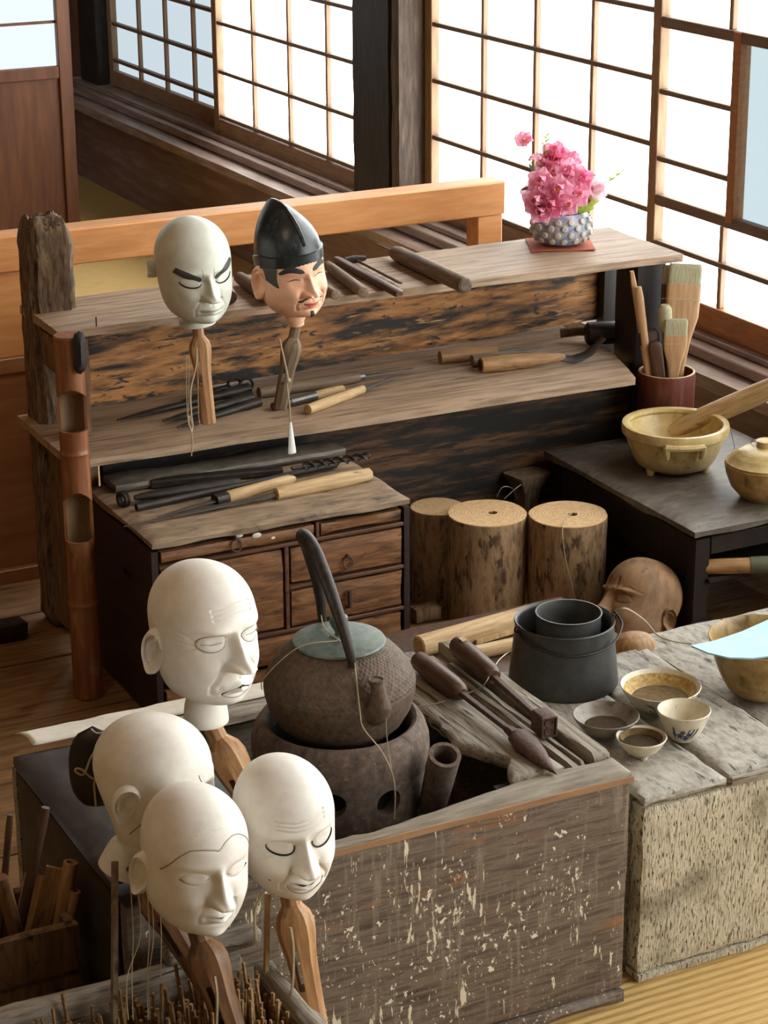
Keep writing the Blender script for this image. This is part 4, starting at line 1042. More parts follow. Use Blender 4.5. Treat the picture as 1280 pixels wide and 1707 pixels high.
# ================================================================== KETTLE AND CLAY STOVE
TOC = Vector((-.43, -.903, 0)).normalized(); RGT = Vector((.903, -.43, 0)).normalized()    # towards the viewer / to the viewer's right
def polar(r, deg, z=0): return TOC*(r*math.cos(rad(deg)))+RGT*(r*math.sin(rad(deg)))+Vector((0, 0, z))
kc = at_y(566, 1150, 2.165); KCX, KCY = kc.x, kc.y
fs = thing('clay_stove', 'round grey-brown clay charcoal stove with air holes, set in the ash', 'stove', (KCX, KCY, .2))
fp = [(.082, -.01), (.09, .01), (.097, .04), (.101, .08), (.1025, .105), (.1065, .118), (.1085, .13), (.108, .143), (.104, .156), (.098, .165), (.093, .167), (.088, .164), (.085, .15), (.084, .1), (.08, .03), (.07, .018), (.001, .018)]
P_ = []
for a, b in zip(fp[:-1], fp[1:]):
    for t in (0, .5): P_.append((a[0]+(b[0]-a[0])*t, a[1]+(b[1]-a[1])*t))
P_.append(fp[-1])
fb = obj('stove_body', lathe(P_, 72, wob=.012), 'clay', fs)
for deg, zz in ((-6, .098), (34, .092), (-60, .095), (110, .095), (180, .095)):
    d = polar(1, deg); M_ = frame(Vector((0, 0, 0)), d)
    carve(fb, xf(lathe([(.017, .05), (.017, .14)], 18), Matrix.Translation((0, 0, zz)) @ M_.to_4x4()), 50)
notch = polar(.1, 40); 
obj('inner_lug', shift(ell([(0, .012, .006), (.01, .013, .006), (.02, .009, .004)], 10), polar(.086, 32, .142)), 'clay', fs)
obj('soot_lining', lathe([(.0815, .03), (.083, .145), (.082, .145), (.0795, .03)], 48, cap=False), 'soot', fs)
pp = thing('clay_pipe', 'short grey clay pipe leaning out of the ash beside the stove', 'pipe', at_y(720, 1345, 2.085))
pa, pb = at_y(720, 1345, 2.085), at_y(742, 1258, 2.045)
L_ = (pb-pa).length
obj('pipe_body', lathe([(.0165, 0), (.0185, L_*.5), (.019, L_*.93), (.0195, L_), (.0145, L_), (.0135, L_*.6), (.0135, .004), (.0001, .004)], 24, wob=.05), 'clay', pp, (0, 0, 0), frame(pa, pb).to_quaternion())

kt = thing('iron_kettle', 'brown cast-iron kettle with bronze lid and studded shoulder, on the clay stove', 'kettle', (KCX, KCY, .345))
kp = [(.001, 0), (.045, 0), (.062, .006), (.076, .02), (.086, .038), (.0905, .055), (.0915, .066), (.0905, .072), (.086, .084), (.078, .096), (.068, .107), (.058, .115), (.052, .119), (.050, .117)]
dense = []
for i in range(len(kp)-1):
    m_ = 12 if 5 <= i <= 11 else 3
    for q in range(m_): t = q/m_; dense.append((kp[i][0]+(kp[i+1][0]-kp[i][0])*t, kp[i][1]+(kp[i+1][1]-kp[i][1])*t))
dense.append(kp[-1])
n = 288; rings = []; s = 0; prev = None
for r_, z_ in dense:
    if prev: s += math.hypot(r_-prev[0], z_-prev[1])
    prev = (r_, z_); R_ = []
    for j in range(n):
        a = 2*math.pi*j/n; rr = r_
        deg = math.degrees(math.atan2(math.cos(a)*RGT.x+math.sin(a)*RGT.y, math.cos(a)*TOC.x+math.sin(a)*TOC.y))
        if .0665 < z_ < .1165:
            k_ = math.cos(a*72)*math.cos(s*2*math.pi/.0088)
            on = 1/(1+math.exp(-(mnoise.noise(Vector((math.cos(a)*2.2, math.sin(a)*2.2, z_*18)))+.35+.02*deg)*7))
            rr += .0014*max(0, k_)*max(0, min(1, (z_-.0665)/.003))*on
        rr *= 1+.002*mnoise.noise(Vector((math.cos(a)*6, math.sin(a)*6, z_*70)))
        R_.append(Vector((rr*math.cos(a), rr*math.sin(a), z_)))
    rings.append(R_)
kb_ = obj('kettle_body', loft(rings), 'iron_rust', kt, smooth=60)
lidk = obj('lid', lathe([(.001, .118), (.05, .1185), (.0555, .119), (.0562, .1205), (.055, .1225), (.04, .1255), (.02, .127), (.008, .1275), (.001, .1275)], 56), 'bronze', kt)
obj('lid_knob', lathe([(.004, .127), (.005, .133), (.009, .139), (.0115, .145), (.011, .151), (.007, .154), (.001, .1545)], 20), 'bronze', lidk)
obj('knob_rosette', lathe([(.013, .127), (.012, .1287), (.004, .129)], 6), 'bronze', lidk)
hp = [polar(.060, 16, .108), polar(.063, 12, .128), polar(.055, 2, .17), polar(.036, -24, .215)]
hp += [polar(.031, -70, .243), polar(.046, -118, .246), polar(.056, -142, .22), polar(.062, -158, .165), polar(.064, -162, .125), polar(.061, -162, .108)]
hpp = smoothpath(hp, 6); nn = len(hpp)
obj('handle', tube(hpp, [.0042+.0048*math.sin(math.pi*min(1, max(0, i/(nn-1))))**1.2 for i in range(nn)], 10), 'iron_dark', kt)
for d_ in (16, -162): obj('lug', shift(ell([(-.012, .008, .006), (0, .007, .005), (.008, .004, .003)], 10), polar(.062, d_, .108)), 'iron_rust', kt)
sp0, sp1 = polar(.078, 30, .058), polar(.094, 27, .106)
sp_m = [sp0, polar(.094, 29, .070), polar(.097, 28, .088), sp1]
g1 = tube(smoothpath(sp_m, 4), [.017, .0175, .0175, .0165, .015, .0135, .012, .0105, .0095, .0088, .0085, .009, .0098], 16, cap=False)
g2 = tube([sp1+Vector((0, 0, .0)), sp1-Vector((0, 0, .02))], [.0078, .006], 16, cap=True)
sb_ = obj('spout', join(g1, g2), 'iron_rust', kt)
obj('spout_rim', xf(torus(.0085, .0016, 18, 6), Matrix.Translation(sp1)), 'iron_rust', kt)
cd = thing('kettle_cord', 'thin pale cord tied over the kettle lid and down the stove', 'cord', (KCX, KCY, .47))
def kc_(pts, r=.0009): cord(cd, [Vector((KCX, KCY, .345))+p for p in pts], r*.75, 'string', 'cord')
kc_([polar(.062, 16, .131), polar(.03, 12, .1285), polar(.018, -120, .131), polar(.062, -160, .13)])
kc_([polar(.02, 0, .1285), polar(.054, -60, .1245), polar(.0915, -75, .085), polar(.0945, -78, .067)])
kc_([polar(.066, 16, .12), polar(.097, 14, .07), polar(.10, 16, .05), polar(.113, 26, .02), polar(.115, 33, -.02), polar(.112, 34, -.07)], .0011)
kc_([polar(.104, 31, .085), polar(.105, 31, .04), polar(.115, 31, .0)], .0007)

# ================================================================== TOOLS
def tool(name, label, cat, a, b, z, parts, group=None, z2=None, up=(0, 0, 1)):
    """hand tool lying along pixel a -> b at height z (z2 at the far end); parts: (name, material, [(t, rx, ry)], sides, power)"""
    p0 = a if isinstance(a, Vector) else at_z(a[0], a[1], z); p1 = b if isinstance(b, Vector) else at_z(b[0], b[1], z if z2 is None else z2)
    L = (p1-p0).length; F_ = frame(p0, p1, up)
    t_ = thing(name, label, cat, p0, F_.to_quaternion(), group)
    for q in parts:
        nm, mt, st = q[:3]; ns = q[3] if len(q) > 3 else 14; pw = q[4] if len(q) > 4 else 2.
        obj(nm, ell([(s_[0]*L, *s_[1:]) for s_ in st], ns, pw), mt, t_, smooth=35)
    return t_
def hnd(t0, t1, r, mt='handle_wood', e=.85, ns=14, pw=2.): return ('handle', mt, [(t0, r*.6, r*.6), (t0+.006, r*e, r*e), (t0+(t1-t0)*.3, r, r), (t0+(t1-t0)*.75, r*.95, r*.95), (t1-.004, r*.8, r*.8), (t1, r*.55, r*.55)], ns, pw)
def bld(t0, t1, w0, w1, th=.0018, mt='steel', nm='blade'): return (nm, mt, [(t0, w0, th), (t0+(t1-t0)*.5, (w0+w1)/2, th), (t1, w1, th*.4)], 8, 4.)

# ---- on the brazier planks
iz = BZ+.006
tool('marking_iron', 'leaf-headed branding iron with wooden handle, lying on the brazier planks', 'iron', (694, 1098), (928, 1278), iz+.012,
     [('handle', 'handle_dark', [(0, .008, .008), (.02, .0125, .0125), (.12, .015, .015), (.27, .0145, .0145), (.325, .0125, .0125), (.345, .0095, .0095), (.35, .007, .007)], 16),
      ('shank', 'iron_brown', [(.34, .0045, .0035), (.66, .0045, .0035), (.68, .0055, .005)], 8, 4.),
      ('neck', 'iron_brown', [(.665, .004, .004), (.70, .006, .006), (.72, .005, .005)], 8, 4.),
      ('leaf_head', 'iron_brown', [(.69, .004, .004, .006, -.002), (.72, .015, .009, .006, -.004), (.78, .0175, .010, .004, -.005), (.86, .0135, .008, .002, -.006), (.94, .007, .0045, 0, -.008), (1., .0006, .0006, 0, -.010)], 18)], z2=iz+.008)
ti = tool('stamping_iron', 'branding iron with a square patterned stamp head, lying on the brazier planks', 'iron', (760, 1072), (915, 1212), iz+.014,
     [('handle', 'handle_dark', [(0, .008, .008), (.02, .0125, .0125), (.15, .015, .015), (.36, .0145, .0145), (.41, .0125, .0125), (.425, .009, .009)], 16),
      ('shank', 'iron_brown', [(.41, .0045, .0035), (.92, .0042, .0035)], 8, 4.),
      ('stamp_block', 'iron_brown', [(.90, .010, .013), (.905, .0115, .0145), (.99, .0115, .0145), (1.0, .0105, .0135)], 16, 8.)], z2=iz+.010)
Lst = (at_z(915, 1212, iz+.01)-at_z(760, 1072, iz+.014)).length
for u_ in (-1, 1):
    obj('stamp_ridge', xf(torus(.0055, .0012, 14, 5, .8), Matrix.Translation((0, u_*.006, Lst))), 'iron_brown', ti)
    obj('stamp_ridge', bx(u_*.0095-.001, u_*.0095+.001, -.013, .013, Lst-.001, Lst+.002), 'iron_brown', ti)
    obj('stamp_ridge', bx(-.0095, .0095, u_*.0125-.001, u_*.0125+.001, Lst-.001, Lst+.002), 'iron_brown', ti)
obj('paper_tag', bx(-.004, .004, .0138, .0150, .015, .028), 'handle_pale', ti)

# ---- behind the brazier: low crate with poles
cr = thing('low_crate', 'low dark wooden crate behind the brazier box, under the poles', 'crate', (1.5, 2.6, ZP))
def crx(name, g, mt): return obj(name, shift(g, (-1.5, -2.6, -ZP)), mt, cr)
crx('crate_top', rough_box(1.34, 1.70, 2.47, 2.75, .172, .186, (10, 8, 1), .0012, 9, 1, .003), 'handle_dark')
crx('crate_front', bx(1.345, 1.695, 2.475, 2.487, ZP, .171, .002), 'chest_side')
crx('crate_back', bx(1.345, 1.695, 2.733, 2.745, ZP, .171, .002), 'chest_side')
crx('crate_end', bx(1.345, 1.357, 2.488, 2.732, ZP, .171, .002), 'chest_side')
crx('crate_end', bx(1.683, 1.695, 2.488, 2.732, ZP, .171, .002), 'chest_side')
tool('wooden_pole', 'thick pale round pole lying behind the brazier planks', 'pole', (697, 1078), (905, 1020), .186+.0165, [('pole_body', 'handle_pale', [(0, .0135, .0135), (.01, .0158, .0158), (.5, .0162, .0162), (.99, .0158, .0158), (1, .0135, .0135)], 10, 2.4)])
tool('wooden_rod', 'thinner pale rod lying under the branding iron handle', 'rod', (745, 1098), (885, 1068), .186+.011, [('rod_body', 'handle_pale', [(0, .008, .008), (.02, .0102, .0102), (.98, .0102, .0102), (1, .008, .008)], 10, 2.4)])
tag(obj('flat_board', rough_box(0, .16, 0, .05, 0, .010, (8, 3, 1), .0008, 9, 1, .002), 'handle_pale', None, at_z(775, 1078, .19)+Vector((.02, .0, -.003)), (0, 0, rad(8))), 'flat pale board between the pole and the rod', 'board')

# ---- on the drawer chest
cz = CZ
tool('paring_chisel', 'long chisel with pale round handle, lying along the front of the chest top', 'chisel', (618, 790), (206, 878), cz+.0105, [hnd(0, .40, .0125, 'handle_pale'), ('tang', 'steel', [(.39, .004, .004), (.43, .006, .003), (.46, .0075, .002)], 8, 4.), bld(.45, 1., .0085, .001, .0016)], z2=cz+.003)
tool('carving_knife', 'pale flat-handled carving knife with long thin blade, on the chest top', 'knife', (490, 797), (262, 862), cz+.009, [('handle', 'handle_pale', [(0, .006, .004), (.03, .0095, .007), (.4, .0105, .0085), (.57, .0105, .009), (.58, .009, .008)], 12, 3.), ('ferrule', 'iron_dark', [(.5, .0108, .0093), (.59, .0112, .0096)], 12, 3.), bld(.58, 1., .006, .001)], z2=cz+.003)
tb2 = tool('socket_tool', 'dark iron tool with an open ring socket at its end, on the chest top', 'tool', (400, 803), (204, 833), cz+.011, [('shaft', 'iron_dark', [(0, .007, .006), (.1, .009, .0085), (.7, .0085, .008), (.85, .006, .006), (.9, .004, .004)], 14)])
L_ = (at_z(400, 803, cz)-at_z(204, 833, cz)).length
obj('socket_ring', xf(join(torus(.0105, .0032, 22, 8), shift(torus(.0105, .0032, 22, 8), (0, 0, .006))), Matrix.Translation((0, 0.001, L_*.97)) @ Matrix.Rotation(rad(20), 4, 'Y')), 'iron_dark', tb2)
tool('iron_bar', 'thin dark iron tube tool between the socket tool and the knife', 'tool', (560, 775), (227, 846), cz+.0075, [('shaft', 'iron_dark', [(0, .005, .005), (.5, .0052, .0052), (.97, .0062, .0062), (1., .0062, .0062)], 12), ('hollow_end', 'soot', [(1., .0045, .0045), (1.001, .0045, .0045)], 12)])  # black disc on the solid end paints the shade of a bore
tool('iron_rasp', 'dark flat rasp lying behind the socket tool on the chest', 'rasp', (470, 783), (250, 806), cz+.008, [('rasp_body', 'iron_dark', [(0, .008, .004), (.2, .0115, .0065), (.9, .0115, .0075), (1, .0105, .007)], 10, 4.)])
bb = thing('black_block', 'long black wooden block at the back of the chest top', 'block', (1.30, 3.165, CZ))
pA, pB = at_z(255, 790, CZ+.012), at_z(565, 748, CZ+.012)
obj('block_body', rough_box(-.20, .215, -.028, .035, 0, .018, (16, 3, 2), .0008, 9, 3, .003), 'dark_top', bb)
pa, pb = at_z(505, 778, CZ+.024), at_z(618, 760, CZ+.024)
au = thing('auger_bit', 'dark spiral auger bit lying at the back of the chest top', 'drill bit', pa, frame(pa, pb).to_quaternion())
L_ = (pb-pa).length; rings = []
for i in range(90):
    z_ = L_*i/89; a0 = z_/L_*2*math.pi*3.4; w_ = .0078*(1 if i < 84 else (89-i)/5+.08)
    rings.append([Vector((w_*math.cos(2*math.pi*j/12)*math.cos(a0)-.0022*math.sin(2*math.pi*j/12)*math.sin(a0), w_*math.cos(2*math.pi*j/12)*math.sin(a0)+.0022*math.sin(2*math.pi*j/12)*math.cos(a0), z_)) for j in range(12)])
obj('spiral', loft(rings), 'iron_dark', au, smooth=60)
obj('core', ell([(-.02, .0035, .0035), (L_*.98, .0030, .0030)], 10), 'iron_dark', au)

# ---- on the middle board
mz = ZM
dk = 'dark iron chisels at the left of the middle board'
for i, (a, b, lab, r_) in enumerate([((404, 650), (196, 700), 'dark iron chisel lying furthest back on the middle board behind the angry head', .008), ((412, 665), (272, 702), 'stubby dark gouge between the two longer iron chisels', .009), ((425, 672), (296, 712), 'dark iron punch nearest the edge of the middle board, left end', .007)]):
    tool('iron_chisel', lab, 'chisel', a, b, mz+r_, [('shaft', 'iron_dark', [(0, r_*1.1, r_*1.1), (.1, r_, r_), (.5, r_*.9, r_*.75), (.8, r_*1.1, r_*.5), (1, r_*.25, r_*.2)], 12), ('socket', 'iron_dark', [(-.05, r_*1.35, r_*1.25), (.12, r_*1.3, r_*1.2), (.2, r_*.95, r_*.9)], 14)], dk)
pt = at_z(395, 655, mz)
sci = thing('iron_shears', 'black iron shears with looped handles behind the angry head stick', 'shears', pt)
for d_, xo in ((0, 0), (1, .018)):
    obj('loop', shift(xf(torus(.013, .003, 22, 8, .7), Matrix.Rotation(rad(70), 4, 'X') @ Matrix.Rotation(rad(12), 4, 'Y')), (xo, .01-.012*d_, .014)), 'iron_dark', sci)
    obj('shear_blade', tube([(xo-.01, .01-.012*d_, .012), (xo-.05, .0-.01*d_, .008), (xo-.11, -.015-.008*d_, .005)], [.004, .006, .001], 8, flat=.45), 'iron_dark', sci)
tool('gouge', 'pale-handled gouge with its blade to the right, back of the middle board', 'gouge', (430, 655), (690, 614), mz+.011, [hnd(0, .64, .0115, 'handle_grey'), ('ferrule', 'steel', [(.62, .0085, .0085), (.67, .007, .007)], 12), bld(.66, 1., .007, .004)])
tool('gouge', 'second gouge with a steel collar, between the two pale-handled ones', 'gouge', (478, 672), (572, 648), mz+.0085, [hnd(.45, 1., .0085, 'handle_pale'), ('collar', 'steel', [(.05, .008, .008), (.5, .0085, .0085)], 12), hnd(-.25, .1, .008, 'handle_dark')])
tool('gouge', 'short gouge with a clean pale handle near the edge of the middle board', 'gouge', (512, 683), (660, 628), mz+.009, [hnd(0, .62, .0092, 'handle_pale', .95), bld(.6, 1., .0055, .0035)])
ga = 'adzes and knives at the right of the middle board'
tool('wooden_handled_knife', 'knife with light handle at the back of the right group on the middle board', 'knife', (732, 596), (905, 578), mz+.0125, [hnd(0, .55, .0125, 'handle_wood', .95), bld(.54, 1., .009, .006)], ga)
tool('wooden_handled_knife', 'middle knife of the right group on the middle board', 'knife', (786, 602), (925, 588), mz+.0115, [hnd(0, .72, .0115, 'handle_grey', .95), bld(.7, 1., .008, .005)], ga)
t_ = tool('hand_adze', 'curved-neck adze with thick tapering wooden handle in front of the right group', 'adze', (800, 609), (935, 595), mz+.0145, [('handle', 'handle_wood', [(0, .010, .010), (.012, .0138, .0138), (.3, .0145, .0145), (.75, .0125, .0115), (1., .0085, .007), (1.05, .004, .003)], 16), ('end_ring', 'dark_wood', [(-.004, .010, .010), (0, .0105, .0105)], 14)], None)
LA = (at_z(800, 609, mz+.0145)-at_z(935, 595, mz+.0145)).length
obj('iron_neck', tube(smoothpath([(0, 0, LA*.97), (-.002, -.006, LA*1.15), (-.003, .004, LA*1.35), (-.004, .030, LA*1.52)], 5), [.008]*4+[.009]*4+[.008]*4+[.006]*4, 10, flat=.35), 'iron_dark', t_)
hm = thing('iron_mallet', 'dark cylindrical mallet head at the right end of the middle board', 'mallet', at_z(1000, 572, mz))
pa, pb = at_z(976, 556, mz+.022), at_z(1030, 554, mz+.022)
obj('mallet_head', ell([(0, .016, .016), (.004, .021, .021), (.03, .022, .022), (.056, .021, .021), (.06, .016, .016)], 20), 'iron_dark', hm, pa-hm.location, frame(pa, pb).to_quaternion())
obj('mallet_stub', tube([(.01, .0, .022), (-.03, .03, .02), (-.06, .045, .016)], .009, 10), 'handle_dark', hm)

# ---- on the top board
zt = ZT
tp_ = 'chisels lying across the top board'
for i, (a, b, lab, mt_, r_, fr) in enumerate([
    ((398, 462), (452, 498), 'thick-handled chisel on the top board between the two shelf heads', 'handle_grey', .0125, .99),
    ((372, 478), (384, 496), 'dark butt of a chisel beside the angry head on the top board', 'handle_dark', .0125, .99),
    ((486, 455), (560, 492), 'chisel with rounded grey handle right beside the painted head', 'handle_grey', .0095, .99),
    ((545, 442), (606, 488), 'second chisel right of the painted head on the top board', 'handle_grey', .0105, .99)]):
    tool('chisel', lab, 'chisel', b, a, zt+r_, [hnd(0, fr, r_, mt_, .9)], tp_)
t_ = tool('chisel', 'chisel with square shank, third right of the painted head', 'chisel', (608, 488), (548, 442), zt+.0085, [hnd(0, .7, .0085, 'handle_dark'), ('shank', 'steel', [(.68, .004, .004), (1., .005, .003)], 8, 4.)], tp_)
tool('saw_set', 'slim iron tool with long square bar lying on the top board', 'tool', (666, 490), (560, 432), zt+.006, [('bar', 'handle_dark', [(0, .006, .004), (.02, .0085, .006), (.95, .0075, .006), (1, .006, .005)], 8, 5.)], tp_)
t_ = tool('tack_hammer', 'tiny hammer with thin bent handle on the top board, right of the chisels', 'hammer', (668, 472), (590, 432), zt+.006, [('handle', 'iron_brown', [(0, .0035, .002), (.05, .004, .0025), (.6, .0022, .0022), (.97, .0022, .0022)], 8)])
LH = (at_z(668, 472, zt)-at_z(590, 432, zt)).length
obj('hammer_head', shift(xf(ell([(-.02, .004, .004), (0, .0065, .0065), (.02, .0045, .0045)], 8, 4.), Matrix.Rotation(rad(90), 4, 'Y')), (0, .001, LH*.97)), 'iron_dark', t_)
tool('awl', 'large awl with thick round wooden handle jutting over the top board edge', 'awl', (776, 476), (626, 406), zt+.0145, [('handle', 'handle_grey', [(0, .0125, .0125), (.012, .0142, .0142), (.4, .0148, .0148), (.72, .0145, .0145), (.77, .012, .012), (.785, .007, .007)], 18), ('butt_cap', 'post_grey', [(-.004, .010, .010), (0.0, .0118, .0118)], 16), ('spike', 'steel', [(.77, .0028, .0028), (.95, .0022, .0022), (1., .0008, .0008)], 8)])

# ================================================================== LOGS BY THE CHEST
def log(name, label, base, top, r_, seed, hole=(0, 0), sq=1.0, dent=None):
    b = at_z(base[0], base[1], ZP); c = b-TOC*r_
    h = z_at(top[0], top[1], c)-ZP
    t_ = thing(name, label, 'log', (c.x, c.y, ZP), None, 'cut logs beside the drawer chest')
    rings = []; N_ = 56
    for k_ in range(26):
        z_ = h*k_/25; R_ = []
        for j in range(N_):
            a = 2*math.pi*j/N_
            rr = r_*(1+.03*mnoise.noise(Vector((math.cos(a)*1.3+seed*5, math.sin(a)*1.3, z_*3)))+.008*mnoise.noise(Vector((math.cos(a)*6, math.sin(a)*6+seed, z_*25))))
            if dent: rr *= 1-dent[1]*math.exp(-((math.degrees(a)-dent[0]+180) % 360-180)**2/(2*22**2))
            R_.append(Vector((rr*math.cos(a), rr*math.sin(a), z_)))
        rings.append(R_)
    lo = obj('trunk', loft(rings), 'log_bark', t_)
    top_ = [p*1.0 for p in rings[-1]]
    cap = loft([[Vector((p.x*.985, p.y*.985, h)) for p in top_], [Vector((p.x*.985, p.y*.985, h+.0015)) for p in top_], [Vector((p.x*.5, p.y*.5, h+.0015)) for p in top_], [Vector((p.x*.1, p.y*.1, h+.0015)) for p in top_]])
    e_ = obj('cut_end', cap, 'log_end', t_, smooth=20)
    if hole is not None:
        c_ = shift(lathe([(.009, -.03), (.0095, .02)], 7, wob=.6), (hole[0], hole[1], h))
        carve(lo, c_); carve(e_, c_, 20)
        obj('pith_hole', shift(lathe([(.010, -.0295), (.010, -.029)], 8), (hole[0], hole[1], h)), 'soot', t_)  # black disc as the floor of the carved hole
    return t_, h
l1, lh1 = log('log', 'tall barked log with pale ringed top, in front of the other two', (815, 1048), (817, 856), .0685, 1, (.008, -.004))
l2, lh2 = log('log', 'log with holed top and a string, between the tall log and the black table', (950, 1052), (950, 858), .0675, 2, (.005, -.005))
l3, lh3 = log('log', 'split log with lobed pale top, half hidden left of the tall log', (731, 1010), (737, 846), .048, 3, None, dent=(235, .10))
lb = at_z(714, 1036, ZP)
tag(obj('wood_block', rough_box(-.03, .025, -.01, .022, 0, .03, (3, 3, 2), .001, 9, 2, .003), 'old_board', None, (lb.x, lb.y, ZP)), 'small dark wooden block at the foot of the split log', 'block')
for a, lab in ((((828, 828), (838, 812), (855, 815), (862, 832)), 'thin wire loop arching behind the tall log'), (((840, 832), (868, 808), (886, 806), (880, 838)), 'second thin wire loop beside the wedge block')):
    P_ = [at_y(x, y, 3.2) for x, y in a]
    tag(obj('wire_loop', tube(smoothpath(P_, 6), .0008, 5), 'wire'), lab, 'wire')
c2 = Vector((l2.location.x, l2.location.y, 0))
P_ = [c2+polar(.0, 0, ZP+lh2+.003)+Vector((.004, -.004, 0)), c2+polar(.035, -12, ZP+lh2+.006), c2+polar(.072, -14, ZP+lh2-.003), c2+polar(.0735, -8, ZP+.13), c2+polar(.0745, 2, ZP+.08), c2+polar(.0745, 8, ZP+.045)]
tag(obj('loose_string', tube(smoothpath(P_, 6), .0008, 5), 'string'), 'thin string hanging from the top of the right-hand log', 'string')
wp = at_y(878, 790, 3.225)
wd = thing('wedge_post', 'dark wooden peg with flared square top behind the logs', 'wooden peg', (wp.x, 3.225, ZP))
obj('peg_body', ell([(0, .016, .016), (wp.z-ZP-.05, .0165, .0165), (wp.z-ZP-.03, .019, .018), (wp.z-ZP, .036, .027), (wp.z-ZP+.003, .036, .027)], 16, 12.), 'handle_grey', wd, None, (0, 0, rad(10)), smooth=25)

# ================================================================== BUCKET, BOWLS, CROCKS
bf = at_z(948, 1174, KZ); bc = bf-TOC*.074; bc.z = KZ
bh = z_at(956, 1034, bc)-KZ
bk = thing('black_pail', 'black enamel pail wider at the base, with wire bail, on the work block', 'pail', bc)
obj('pail_body', lathe([(.001, 0), (.0725, 0), (.0745, .003), (.074, .012), (.0665, bh-.004), (.0685, bh), (.0675, bh+.002), (.0645, bh), (.063, bh-.004), (.069, .012), (.001, .006)], 64), 'black_enamel', bk)
obj('bail', tube(smoothpath([polar(.068, -72, bh-.006), polar(.0715, -45, bh-.014), polar(.073, 0, bh-.022), polar(.075, 45, bh-.018), polar(.077, 80, bh-.004), polar(.070, 100, bh+.006)], 6), .0017, 6), 'iron_dark', bk)
for d_ in (-72, 100): obj('bail_ear', shift(xf(torus(.0045, .0014, 12, 6), Matrix.Rotation(rad(90), 4, 'X')), polar(.0685, d_, bh-.003)), 'iron_dark', bk)
ic = at_z(948, 1022, KZ+bh+.004)
ip = thing('inner_pot', 'smaller dark metal pot standing inside the black pail', 'pot', (ic.x, ic.y, KZ+.008))
ih = bh-.003
obj('pot_body', lathe([(.001, 0), (.036, 0), (.038, .004), (.0435, ih-.03), (.0445, ih-.014), (.0435, ih-.012), (.0445, ih), (.0455, ih+.001), (.0435, ih+.001), (.042, ih-.006), (.036, .006), (.001, .005)], 56), 'black_enamel', ip)
wv = [bc+polar(.070, 100, bh+.008), bc+polar(.085, 95, bh+.012), at_y(1075, 1035, bc.y+.01), at_y(1095, 1058, bc.y-.01), at_y(1122, 1069, bc.y-.03), at_y(1152, 1073, 2.29)]
tag(obj('bent_wire', tube(smoothpath(wv, 6), .0011, 6), 'string'), 'pale bent wire running from the pail ear towards the blue sheet', 'wire')

def bowl(name, label, cpx, r_, h, z0, mt, foot=.45, inner=None, curve=.55, fill=.45, lean=None, group=None, sides=56, wob=None, cat='bowl'):
    c = at_z(cpx[0], cpx[1], z0+h)
    t_ = thing(name, label, cat, (c.x, c.y, z0), lean, group)
    o_, i_ = [], []
    for k_ in range(13):
        t = k_/12; rr = r_*(foot+(1-foot)*t**curve); o_.append((rr, .005+(h-.005)*t))
    for k_ in range(13):
        t = 1-k_/12; rr = (r_-.0035)*(foot*.85+(1-foot*.85)*t**curve); i_.append((rr, .0095+(h-.011)*t+(.0015 if k_ == 0 else 0)))
    pr_ = [(.001, 0), (r_*foot*.78, 0), (r_*foot*.82, .0045)]+o_+[(r_-.001, h+.001)]+i_[1:]+[(.001, .009)]
    obj('bowl_body', lathe(pr_, sides, wob=wob), mt, t_)
    if inner:
        k_ = fill; rr = (r_-.0035)*(foot*.85+(1-foot*.85)*k_**curve)-.0002; zz = .0095+(h-.011)*k_
        obj('contents', lathe([(.001, zz-.001), (rr*.99, zz-.001), (rr*.995, zz), (.5*rr, zz-.0006), (.001, zz-.0005)], 40), inner, t_)
    return t_, c
t_, c = bowl('tea_bowl', 'widest cream bowl with yellow-stained inside, behind the painted cup', (1101, 1142), .0535, .036, KZ, 'bowl_cream', .42, 'residue_brown', .5, .38)
rr0 = .0535-.0035
ring = []
for k_ in range(8):
    t = .40+.5*k_/7; ring.append(((rr0)*(.42*.85+(1-.42*.85)*t**.5)-.0006, .0095+(.036-.011)*t))
obj('stain', lathe(ring, 56, cap=False), 'residue_yellow', t_)
obj('painted_mark', shift(xf(tube([(-.008, 0, .006), (0, 0, .003), (.006, 0, -.006), (-.004, 0, -.002)], .0009, 6), frame((0, 0, 0), (0, 0, 1)).to_4x4()), polar(.0475, -20, .021)), 'ink', t_)
bowl('tea_bowl', 'dull grey shallow bowl with dark sediment beside the pail', (1010, 1192), .043, .030, KZ, 'bowl_grey', .42, 'residue_dark', .6, .35)
t_, c = bowl('tea_bowl', 'smallest cream bowl with chipped rim and dark glue, nearest the edge', (1069, 1228), .0325, .026, KZ, 'bowl_cream', .42, 'residue_dark', .55, .55, wob=.03)
obj('glue_film', lathe([(rr*(.0325-.0045), z) for rr, z in ((.97, .0255), (.90, .022), (.82, .018))], 40, cap=False), 'residue_brown', t_)
for d_ in (10, 130, 250): obj('foot', shift(lathe([(.004, -.0), (.0045, .005), (.001, .0055)], 8), polar(.013, d_, 0)), 'bowl_cream', t_)
t_, c = bowl('tea_cup', 'white porcelain cup painted with a blue flower', (1140, 1183), .0345, .040, KZ, 'bowl_cream', .55, 'bowl_cream', .75, .2, cat='cup')
rr_ = lambda z: .0345*(.55+.45*max(0, (z-.005)/.035)**.75)+.0006
